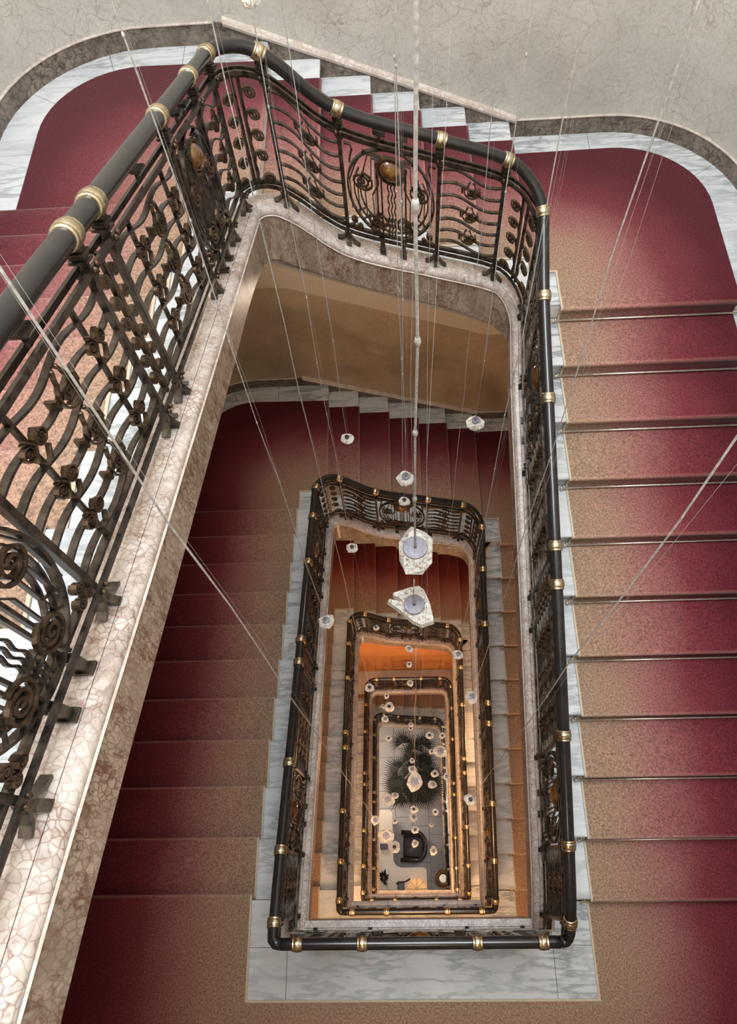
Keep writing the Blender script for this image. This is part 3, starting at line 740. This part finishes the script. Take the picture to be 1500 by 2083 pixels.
# ------------------------------------------------------------------ curb around the well
def curb(k, Zk, run, front=True):
    p = empty('stone_curb', f'veined pink marble curb round the {WORD[k]} turn of the stairwell', 'curb', 'marble curbs', (0, 0, Zk))
    N = 150; ss = [STOT * i / N for i in range(N + 1)]
    # dense at corners
    ss = sorted(set(ss + [SL + SA * i / 10 for i in range(11)] + [SL + SA + SFAR + SA * i / 10 for i in range(11)]))
    def strip(name, prof, mat):
        mb = MB(); rings = []
        for s in ss:
            x, y, nx, ny = plan(s); z = run.zr(s); rings.append([(x + nx * n_, y + ny * n_, z + dz) for n_, dz in prof])
        # carry on to the front line of the curb
        mb.rings(rings); o = mb.build(name, mat, p); fixn(o); smooth_by_angle(o, .5)
    strip('coping', [(-.07, CB - .30), (-.07, CB), (.030, CB), (.030, CB - .20)], 'pink_marble')
    strip('edge_moulding', [(.0325, CB - .1), (.0325, CB), (.055, CB - .001), (.066, CB - .006), (.074, CB - .016), (.078, CB - .028), (.078, CB - .036), (.070, CB - .040), (.070, CB - .1)], 'pink_marble')
    strip('bead', [(.06, CB - .041), (.080, CB - .041), (.0835, CB - .046), (.080, CB - .052), (.06, CB - .052)], 'pale_moulding')
    mb = MB(); rings = []
    for s in ss:
        x, y, nx, ny = plan(s); z = run.zr(s); zb = ZFB(s) if run is RUN else z - 1.21
        rings.append([(x + nx * n_, y + ny * n_, q) for n_, q in ((-.06, z + CB - .10), (.074, z + CB - .053), (.074, zb + .02), (.066, zb + .006), (.05, zb), (-.06, zb))])
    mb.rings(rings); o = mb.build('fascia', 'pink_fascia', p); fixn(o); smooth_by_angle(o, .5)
    if front:
        zf = run.zr(STOT) if False else 0
        a, b = run.zr(0), 1.05
        z = -.0; y = RY0
        for nm, (n0, n1, z0, z1), mat in (('coping', (-.06, .030, -.3, .13 - .01), 'pink_marble'), ('edge_moulding', (.0325, .078, -.06, .115), 'pink_marble'), ('fascia', (-.05, .074, -.28, .05), 'pink_fascia')):
            mb = MB(); mb.box(-RX + n1 * .0 - .0 + .07, RX - .07, y + n0, y + n1, z0, z1); mb.build(nm, mat, p)
    return p

# ------------------------------------------------------------------ assemble the storeys
for k in range(5):
    Zk = ZS[k]
    if k in (0, 1, 2):
        for kind in ('left', 'far', 'right'):
            p = flight(kind, k, Zk); stair_carpet(kind, k, Zk)
            if kind == 'right': rods(p)
        landing_carpets(k, Zk); floors(k, Zk); curb(k, Zk, RUN, k > 0)
        if k > 0: front_carpet(k, Zk)
    elif k == 3:
        flight('left', 3, Zk, RI, 10); stair_carpet('left', 3, Zk, RI, 10)
        rise3 = (Z3 - 10 * RI - Z4) / 11; zoff = Zk - 10 * RI + 17 * RI
        flight('right', 3, zoff, rise3); stair_carpet('right', 3, zoff, rise3)
        floors(k, Zk, far=False); front_carpet(k, Zk); curb(k, Zk, RUN3, True)
        zg = Zk - 10 * RI - CT
        mb = MB(); mb.box(-XW, XW, 3.66, YW - .02, zg - .25, zg - .03); p = mb.build('floor', 'ceiling_white'); tag(p, kind='structure')
        for i in range(6): slab(p, [(-1.5 + .5 * i, 3.70), (-1.0 + .5 * i, 3.70), (-1.0 + .5 * i, 4.12), (-1.5 + .5 * i, 4.12)], zg, mat='cream_tile')
        mb = MB(); mb.box(-XW, XW, 4.10, 4.30, zg - .02, ZS[2] - 17 * RI - .3); tag(mb.build('wall_gallery', 'orange_plaster'), kind='structure')
    else:
        for kind in ('left', 'far', 'right'):
            flight(kind, k, Zk); stair_carpet(kind, k, Zk)
        landing_carpets(k, Zk); floors(k, Zk); front_carpet(k, Zk); curb(k, Zk, RUN, True)

full = build_railings(RUN, 0, 0, True)
def relabel(o, a, b): o['label'] = o['label'].replace(a, b)
for o in full:
    c = copy_tree(o); c.location.z = ZS[1]; relabel(c, WORD[0], WORD[1])
lite = build_railings(RUN, ZS[2], 2, False)
for o in lite:
    c = copy_tree(o); c.location.z = Z4; relabel(c, WORD[2], WORD[4])
build_railings(RUN3, Z3, 3, False)
f1 = build_front(RUNF, ZS[1], 1, True)
f2 = build_front(RUNF, ZS[2], 2, False)
c = copy_tree(f2); c.location.z = Z3; relabel(c, 'second down', 'third down')

# ------------------------------------------------------------------ ground floor
RG = Matrix.Rotation(0, 3, 'Z')
g = tag(MB().box(-XW, XW, YFRONT, YW, ZG - .2, ZG - .02).build('floor', 'brown_stone'), kind='structure')
for i in range(8):
    for j in range(11):
        x0 = -1.85 + i * .46; y0 = -1.0 + j * .46 + (.23 if i % 2 else 0)
        slab(g, [(x0, y0), (x0 + .46, y0), (x0 + .46, y0 + .46), (x0, y0 + .46)], ZG, 'tile', 'grey_tile', .02, .006)
# back-projection of photo pixels on to a height, to set ground floor things out
Rm = cam.rotation_euler.to_matrix()
def at(px, py, z):
    d = Rm @ Vector(((px - 750) / 1525.22, -(py - 1041.5) / 1525.22, -1.0)); s = (z - cam.location.z) / d.z
    return cam.location + d * s
def at_depth(px, py, dep):
    return cam.location + Rm @ Vector(((px - 750) / 1525.22 * dep, -(py - 1041.5) / 1525.22 * dep, -dep))
def rounded(x0, x1, y0, y1, r, n=5):
    return arc(x1 - r, y1 - r, r, 0, PI / 2, n) + arc(x0 + r, y1 - r, r, PI / 2, PI, n) + arc(x0 + r, y0 + r, r, PI, 1.5 * PI, n) + arc(x1 - r, y0 + r, r, 1.5 * PI, 2 * PI, n)
# reception desk, L-shaped cream stone top on panelled fronts
zt = ZG + 1.05
A = at(772, 1648, zt); B = at(801, 1765, zt); Cc = at(868, 1765, zt)
xl_, xm, xr_, yt_, ym = A.x - .5, B.x, Cc.x, A.y, B.y
desk = empty('reception_desk', 'cream stone reception desk with rounded corners beside the black armchair', 'desk', None, (0, 0, 0))
ytop = [(xl_, yt_)] + arc(xm - .09, yt_ - .09, .09, PI / 2, 0, 5) + arc(xm + .22, ym + .22, .22, PI, 1.5 * PI, 6) + arc(xr_ - .09, ym - .09, .09, PI / 2, 0, 5) + [(xr_, -1.2), (xl_, -1.2)]
MB().prism(ytop, zt - .04, zt).build('desk_top', 'desk_stone', desk)
ins = [(x - .04 if x > xl_ else x, y - .04 if y > -1.1 else y) for x, y in ytop]
MB().prism(ins, ZG, zt - .042).build('desk_body', 'cream_tile', desk)
# armchair
c0 = at(842, 1722, ZG + .55)
ch = empty('armchair', 'black leather armchair standing on the grey floor tiles', 'armchair', None, (c0.x, c0.y, ZG)); ch.rotation_euler.z = -PI / 2 - .06
def cushion(x0, x1, y0, y1, z0, z1, r=.05):
    mb = MB(); pl = rounded(x0, x1, y0, y1, r, 4); n = len(pl); cx, cy = (x0 + x1) / 2, (y0 + y1) / 2
    sh = lambda q: [(cx + (x - cx) * q, cy + (y - cy) * q) for x, y in pl]
    mb.rings([[(x, y, z) for x, y in sh(q)] for q, z in ((.94, z0), (1, z0 + .02), (1, z1 - .03), (.96, z1 - .008), (.88, z1))]); return mb
cushion(-.27, .27, -.28, .27, .22, .46).build('seat', 'black_leather', ch, True)
mb = MB(); pts = [(-.34, -.34), (-.34, .10)] + [(.34 * math.cos(a), .10 + .22 * math.sin(a)) for a in (PI * (1 - i / 10) for i in range(1, 10))] + [(.34, .10), (.34, -.34)]
rr = []
for i, (x, y) in enumerate(pts):
    a = pts[max(0, i - 1)]; b = pts[min(len(pts) - 1, i + 1)]; tx, ty = b[0] - a[0], b[1] - a[1]; L = math.hypot(tx, ty); nx_, ny_ = -ty / L * .05, tx / L * .05
    hz = .62 + .14 * max(0, min(1, (y + .05) / .3)); rr.append([(x + nx_, y + ny_, .16), (x + nx_, y + ny_, hz - .02), (x, y, hz), (x - nx_, y - ny_, hz - .02), (x - nx_, y - ny_, .16)])
mb.rings(rr); fixn(mb.build('backrest', 'black_leather', ch, True))
for sx_ in (-.28, .28):
    for sy_ in (-.28, .2): MB().box(sx_ - .025, sx_ + .025, sy_ - .025, sy_ + .025, 0, .23).build('leg', 'black_leather', ch)
# desk lamp with fluted shade
c0 = at(849, 1808, zt + .35)
lp = empty('desk_lamp', 'lit desk lamp with a fluted orange dome shade', 'lamp', None, (c0.x, c0.y, zt))
MB().lathe((0, 0, 0), (0, 0, 1), [(0, .02), (0, .10), (.02, .10), (.035, .03), (.28, .014), (.34, .012)], 16).build('base', 'brass', lp, True)
mb = MB(); S = 32
mb.rings([[(r_ * (1 + (.035 if j % 4 == 0 else 0)) * math.cos(2 * PI * j / S), r_ * (1 + (.035 if j % 4 == 0 else 0)) * math.sin(2 * PI * j / S), z_) for j in range(S)] for z_, r_ in ((.16, .235), (.22, .225), (.28, .185), (.32, .12), (.345, .03))], caps=False); mb.build('lamp_shade', 'lamp_shade', lp, True)
for i in range(8):
    a = PI / 4 * i; mb = MB(); mb.tube([(r_ * math.cos(a), r_ * math.sin(a), z_) for z_, r_ in ((.16, .246), (.22, .236), (.28, .195), (.325, .125), (.35, .03))], .006, 5); mb.build('shade_rib', 'brass', lp, True)
MB().sphere((0, 0, .355), .022, 10, 8).build('finial', 'crystal', lp, True)
pl_ = bpy.data.lights.new('desk_lamp_bulb', 'POINT'); pl_.energy = .7; pl_.color = (1, .62, .3); pl_.shadow_soft_size = .05
po = bpy.data.objects.new('desk_lamp_bulb', pl_); COL.objects.link(po); po.location = (c0.x, c0.y, zt + .2)
# telephone
c0 = at(816, 1803, zt + .05)
ph = empty('telephone', 'black telephone on the cream desk beside the orange lamp', 'telephone', None, (c0.x, c0.y, zt))
cushion(-.09, .09, -.15, .12, 0, .06, .02).build('body', 'black_leather', ph)
mb = MB(); mb.tube([(-.11, .06, .075), (-.04, .09, .095), (.06, .09, .095), (.13, .11, .075), (.24, .17, .06)], [.026, .017, .017, .02, .024], 8); mb.build('handset', 'black_leather', ph, True)
for i in range(3):
    MB().box(-.06, .05, -.12 + i * .05, -.09 + i * .05, .06, .066).build('key_row', 'iron_scroll', ph)
# black box with a red stripe, dark figurine
c0 = at(783, 1722, zt + .06)
bx_ = empty('desk_box', 'black box with a red end on the desk edge by the left railing', 'box', None, (c0.x, c0.y, zt))
cushion(-.12, .07, -.07, .07, 0, .1, .012).build('body', 'black_leather', bx_); MB().box(.07, .085, -.06, .06, .005, .09).build('red_end', 'red_plastic', bx_)
c0 = at(781, 1785, zt + .1)
fg = empty('small_plant', 'small dark leafy plant on the left end of the cream desk', 'plant', None, (c0.x, c0.y, zt))
MB().lathe((0, 0, 0), (0, 0, 1), [(0, .03), (0, .05), (.08, .065), (.085, .05)], 12).build('pot', 'terracotta_pot', fg, True)
for i in range(14):
    a = i * 2.4; r_ = .05 + .07 * random.random(); z_ = .1 + .12 * random.random()
    mb = MB(); cx_, cy_ = r_ * math.cos(a), r_ * 1.3 * math.sin(a); t_ = Vector((math.cos(a), math.sin(a), .2)); n_ = Vector((-math.sin(a), math.cos(a), 0))
    b0 = Vector((cx_ * .2, cy_ * .2, .07)); b1 = Vector((cx_, cy_, z_)); b2 = b1 + t_ * .07
    mb.add([b0 - n_ * .004, b0 + n_ * .004, b1 + n_ * .03, b2, b1 - n_ * .03, b1 - Vector((0, 0, .006))], [(0, 1, 2, 4), (2, 3, 4), (0, 4, 5), (1, 5, 2), (5, 3, 2), (5, 4, 3), (0, 5, 1)]); mb.build('leaf', 'palm_leaf', fg)
# bronze urn on the right
c0 = at(902, 1787, ZG + .5)
ur = empty('bronze_urn', 'round bronze urn standing by the right hand rail', 'urn', None, (c0.x, c0.y, ZG))
MB().lathe((0, 0, 0), (0, 0, 1), [(0, .05), (0, .16), (.03, .17), (.10, .12), (.30, .22), (.42, .235), (.50, .19), (.56, .15), (.60, .17), (.60, .14), (.5, .12), (.2, .02)], 24).build('vase', 'terracotta_pot', ur, True)
MB().lathe((0, 0, .43), (0, 0, 1), [(-.012, .22), (-.012, .242), (.012, .242), (.012, .22)], 24).build('band', 'brass', ur, True)
# palm
c0 = at(842, 1585, ZG + 1.6)
pm = empty('potted_palm', 'dark fan palm in a pot standing in the well of the ground floor', 'plant', None, (c0.x, c0.y, ZG))
MB().lathe((0, 0, 0), (0, 0, 1), [(0, .05), (0, .2), (.35, .27), (.38, .28), (.38, .24), (.33, .23), (.33, .02)], 20).build('pot', 'terracotta_pot', pm, True)
mb = MB(); mb.tube([(0, 0, .3), (.02, 0, .8), (-.01, .02, 1.4)], [.06, .05, .045], 10); mb.build('trunk', 'terracotta_pot', pm, True)
def frond(az, reach, rise, droop, nl=21, fan=.46):
    mb = MB(); rib = []
    for i in range(9):
        q = i / 8; rib.append(Vector((math.cos(az) * reach * q * .62, math.sin(az) * reach * q * .62, 1.38 + rise * math.sin(q * 1.9) - droop * q * q)))
    mb.tube(rib, [.012 - .001 * i for i in range(9)], 5)
    hub = rib[-1]
    for j in range(nl):
        b = (j / (nl - 1) - .5) * 2 * 1.75; a = az + b; L = fan * (1 - .18 * abs(b) / 1.75) * (.92 + .16 * random.random())
        d = Vector((math.cos(a), math.sin(a), -.12 - .25 * random.random())); n_ = Vector((-math.sin(a), math.cos(a), 0)); m1 = hub + d * L * .45; tip = hub + d * L + Vector((0, 0, -.05))
        w_ = .016
        mb.add([hub, m1 + n_ * w_, tip, m1 - n_ * w_, m1 + Vector((0, 0, -.012))], [(0, 1, 4), (1, 2, 4), (2, 3, 4), (3, 0, 4), (0, 3, 2, 1)])
    mb.build('frond', 'palm_leaf', pm)
for az, rc, rs, dr in ((-2.35, .85, .5, .45), (-1.6, .55, .5, .6), (-.9, .75, .5, .5), (-.35, .8, .55, .5), (.2, .75, .6, .45), (.9, .5, .9, .3), (1.5, 1.15, .8, .2), (1.85, 1.5, .6, .1), (2.6, .75, .7, .35), (3.3, .8, .55, .45), (3.75, .8, .5, .5), (-2.9, .55, .6, .5), (-1.2, .35, .6, .5), (1.25, 1.45, .6, .2), (0, .25, .8, .2), (2.1, .3, .8, .2), (-2.2, .3, .8, .3), (3.5, .45, .6, .3), (-.1, .5, .5, .5), (1.7, .75, .8, .2), (1.0, .85, .6, .3)):
    frond(az, rc, rs, dr)

# ------------------------------------------------------------------ glass pendants on steel cables
def crystal_mesh(sz, seed, shape=None):
    import bmesh
    rnd = random.Random(seed); b = bmesh.new()
    if shape == 'fish':
        out = [(-.47, .34), (-.10, .46), (.12, .50), (.24, .40), (.36, .10), (.43, -.30), (.42, -.38), (.15, -.46), (-.05, -.36), (-.35, -.08), (-.60, .12), (-.58, .19), (-.42, .15), (-.24, .08), (-.32, .19), (-.47, .27)]
        vs = [b.verts.new((x * sz, y * sz, h)) for h in (.0,) for x, y in out]
        vt = [b.verts.new((x * sz * .93, y * sz * .93, sz * .16)) for x, y in out]; vb = [b.verts.new((x * sz * .88, y * sz * .88, -sz * .16)) for x, y in out]
        n = len(out)
        for i in range(n):
            j = (i + 1) % n; b.faces.new((vs[i], vs[j], vt[j], vt[i])); b.faces.new((vb[i], vb[j], vs[j], vs[i]))
        b.faces.new(vt); b.faces.new(vb[::-1])
    else:
        ax = (1.0, 1.35) if shape == 'tall' else (1, rnd.uniform(.8, 1.1))
        n = rnd.choice((8, 9, 10)); a0 = rnd.random() * 6
        for zz, q in ((-.30, .62), (-.12, .95), (.06, 1.0), (.20, .72)):
            for i in range(n):
                a = a0 + 2 * PI * (i + rnd.uniform(-.25, .25)) / n; r_ = .5 * sz * q * rnd.uniform(.74, 1.12)
                b.verts.new((r_ * math.cos(a) * ax[0], r_ * math.sin(a) * ax[1], sz * (zz + rnd.uniform(-.05, .05))))
        res = bmesh.ops.convex_hull(b, input=b.verts)
        kill = [v for v in b.verts if not v.link_faces]
        bmesh.ops.delete(b, geom=kill, context='VERTS')
    bmesh.ops.recalc_face_normals(b, faces=b.faces)
    me = bpy.data.meshes.new('crystal'); b.to_mesh(me); b.free(); me.materials.append(M['crystal']); return me
ZTOP = 6.2
def pendant(px, py, spx, dep, label, cap='crystal_cap', cr=.0025, capq=.42, shape=None, cable=True, top=None, seed=0, kink=True):
    p = at_depth(px, py, dep); sz = spx * dep / 1525.22
    o = empty('pendant_light', label, 'pendant', 'glass pendants on cables', p)
    me = crystal_mesh(sz, seed, shape); c = bpy.data.objects.new('crystal', me); COL.objects.link(c); c.parent = o
    h = sz * .2 + .004
    mb = MB(); mb.lathe((0, 0, h), (0, 0, 1), [(0, sz * capq * .5), (.010, sz * capq * .52), (.014, sz * capq * .50), (.016, sz * .04), (.035, .006)], 20); mb.build('cap', cap, o)
    if cable:
        zt_ = (top if top is not None else ZTOP) - p.z; pts = []
        n = max(2, int((zt_ - h) / .6)); ph = seed * 1.7
        for i in range(n + 1):
            z = h + .03 + (zt_ - h - .03) * i / n; q = .0 if i in (0, n) else (.006 if kink else .002)
            pts.append((q * math.sin(i * 2.1 + ph), q * math.cos(i * 1.7 + ph), z))
        mb = MB(); mb.tube(pts, cr, 6); mb.build('cable', 'steel_cable', o, True)
        for i in range(1, min(n, 9) if cr > .001 else 0, 1):
            mb = MB(); mb.sphere(pts[i], cr * 2.0, 6, 4, (1, 1, 2.5)); mb.build('cable_clip', 'steel_cable', o, True)
    return o, p
big, pb = pendant(845, 1122, 78, 4.3, 'largest round glass crystal pendant in the middle of the well', cr=.0065, capq=.62, shape='tall', seed=1)
pendant(843, 1237, 92, 4.75, 'fish-shaped jagged glass pendant hung under the largest crystal', capq=.44, shape='fish', cr=.003, top=pb.z - .06, seed=2)
PD = [
 (508, -2, 46, 3.0, 'glass pendant cut off by the top edge of the photo', 'crystal_cap'),
 (664, 1264, 34, 6.6, 'glass pendant over the pink curb beside the second left flight', 'crystal_cap'),
 (717, 1115, 24, 7.6, 'dark-capped pendant in the upper left corner of the second well', 'dark_cap'),
 (707, 893, 28, 6.4, 'small pendant above the left steps of the second far flight', 'dark_cap'),
 (765, 1277, 15, 9.6, 'tiny tilted pendant on the third far railing left of the fish crystal', 'dark_cap'),
 (826, 974, 38, 5.6, 'wedge-shaped pendant above the second far railing', 'crystal_cap'),
 (823, 1020, 24, 6.4, 'gold-edged pendant touching the second far railing', 'dark_cap'),
 (912, 1109, 15, 9.0, 'small gold pendant at the right end of the second pink curb', 'dark_cap'),
 (967, 861, 38, 5.2, 'flat glass pendant over the marble edge of the second far right landing', 'crystal_cap'),
 (932, 1332, 22, 8.6, 'white pendant by the right corner of the third far railing', 'crystal_cap'),
 (960, 1418, 26, 8.0, 'pale pendant over the third right flight', 'crystal_cap'),
 (957, 1627, 28, 7.6, 'gold-lit pendant low over the third right handrail', 'dark_cap'),
 (764, 1668, 20, 11.0, 'white pendant by the left railing above the desk', 'crystal_cap'),
 (833, 1320, 15, 10.5, 'small pendant in front of the orange wall, upper of two', 'crystal_cap'),
 (833, 1352, 13, 11.5, 'small pendant in front of the orange wall, lower of two', 'dark_cap'),
 (752, 1399, 21, 11.0, 'white pendant at the left corner of the level far railing', 'dark_cap'),
 (835, 1390, 14, 12.0, 'pendant in front of the middle of the level far railing', 'crystal_cap'),
 (787, 1416, 12, 13.0, 'small gold pendant just under the level far railing', 'dark_cap'),
 (779, 1437, 11, 13.5, 'tiny white pendant left of an amber crystal under the level railing', 'crystal_cap'),
 (792, 1438, 22, 13.0, 'amber tinted crystal under the left of the level railing', 'dark_cap'),
 (784, 1463, 15, 14.0, 'pendant on the upper left corner of the lowest far railing', 'crystal_cap'),
 (836, 1474, 12, 14.2, 'small pendant mid well, upper of a close pair', 'crystal_cap'),
 (836, 1482, 12, 14.8, 'small pendant mid well, lower of a close pair', 'dark_cap'),
 (791, 1502, 14, 14.5, 'pale pendant left of the top palm frond', 'dark_cap'),
 (874, 1496, 18, 15.0, 'dim diamond-shaped pendant right of the top palm frond', 'dark_cap'),
 (900, 1497, 14, 14.0, 'white pendant by the lowest right handrail above the palm', 'dark_cap'),
 (879, 1529, 13, 15.0, 'small pendant left of the large diamond crystal', 'dark_cap'),
 (896, 1529, 30, 13.0, 'large diamond-shaped crystal over the right side of the palm', 'crystal_cap'),
 (839, 1547, 11, 15.2, 'small gold pendant over the palm trunk', 'dark_cap'),
 (839, 1565, 18, 15.6, 'dim crystal over the palm trunk', 'crystal_cap'),
 (885, 1574, 17, 15.2, 'pendant over the right palm fronds, upper of two', 'dark_cap'),
 (881, 1596, 20, 15.5, 'pendant over the right palm fronds, lower of two', 'crystal_cap'),
 (909, 1580, 15, 13.2, 'white pendant on the lowest right handrail beside the palm', 'crystal_cap'),
 (804, 1618, 16, 15.8, 'small pendant behind a large crystal left of the palm', 'crystal_cap'),
 (789, 1627, 29, 13.4, 'large cream crystal left of the palm', 'crystal_cap'),
 (842, 1646, 18, 14.6, 'pendant under the palm, topmost of a hanging row', 'dark_cap'),
 (842, 1662, 18, 15.4, 'pendant under the palm, second of a hanging row', 'crystal_cap'),
 (886, 1652, 15, 14.8, 'pendant right of the row under the palm', 'dark_cap'),
 (804, 1670, 13, 15.6, 'tiny pendant over the desk corner', 'crystal_cap'),
 (878, 1678, 10, 16.2, 'tiniest pendant over the grey tiles', 'crystal_cap'),
 (845, 1688, 16, 14.6, 'pendant at the back edge of the black armchair', 'dark_cap'),
 (786, 1700, 32, 12.6, 'largest cream crystal over the desk', 'crystal_cap'),
 (803, 1723, 23, 14.0, 'gold crystal over the desk edge below the largest cream one', 'dark_cap'),
 (845, 1716, 16, 15.0, 'pendant over the seat of the black armchair', 'crystal_cap'),
 (882, 1731, 17, 15.0, 'pendant over the grey tiles right of the armchair', 'crystal_cap'),
]
for i, (px, py, s_, dep, lab, cap) in enumerate(PD):
    deep = dep > 9.3
    pendant(px, py, s_, dep, lab, cap, .0026 if (px, py) in ((752, 1399), (764, 1668)) else .0002 if deep else .0024, .42 if cap == 'crystal_cap' else .32, None, True, None, i + 10)
pendant(844, 1591, 30, 11.5, 'bluish tall crystal in front of the palm', 'crystal_cap', .003, .5, 'tall', True, at_depth(843, 1237, 4.75).z - .1, 77)

# ------------------------------------------------------------------ unseen lamps of the lower storeys, with some added fill lights
def lamp(x, y, z, power, color=(1, .60, .30), r=.18):
    d = bpy.data.lights.new('unseen_light', 'POINT'); d.energy = power; d.color = color; d.shadow_soft_size = r
    o = bpy.data.objects.new('unseen_light', d); COL.objects.link(o); o.location = (x, y, z); return o
lamp(0, -1.8, -.75, 20, (1, .78, .55))  # added fill to brighten the far wall of the second turn
lamp(0, -1.7, -H - .7, 130)
lamp(0, -1.7, -2 * H - .7, 190)
lamp(0, -1.7, -3 * H - .7, 190)
lamp(1.9, 4.7, -H - 17 * RI - .9, 14)
lamp(1.9, 4.7, -2 * H - 17 * RI - .9, 50)
lamp(-1.9, 4.7, -H - 11 * RI - .9, 14)
lamp(-1.6, 2.5, ZG + 2.2, 60, (1, .86, .76))  # added neutral fill standing in for entrance daylight
lamp(1.7, 1.5, ZG + 2.0, 60, (1, .86, .76))  # second added fill in place of the entrance daylight
lamp(-1.8, 1.0, -2 * H - 1.5, 45)
lamp(1.8, 2.0, -2 * H - 3.0, 45)
lamp(0, 4.5, -2.95, 19, (1, .84, .66))  # added fill hidden under the far flight, brightens the wall behind
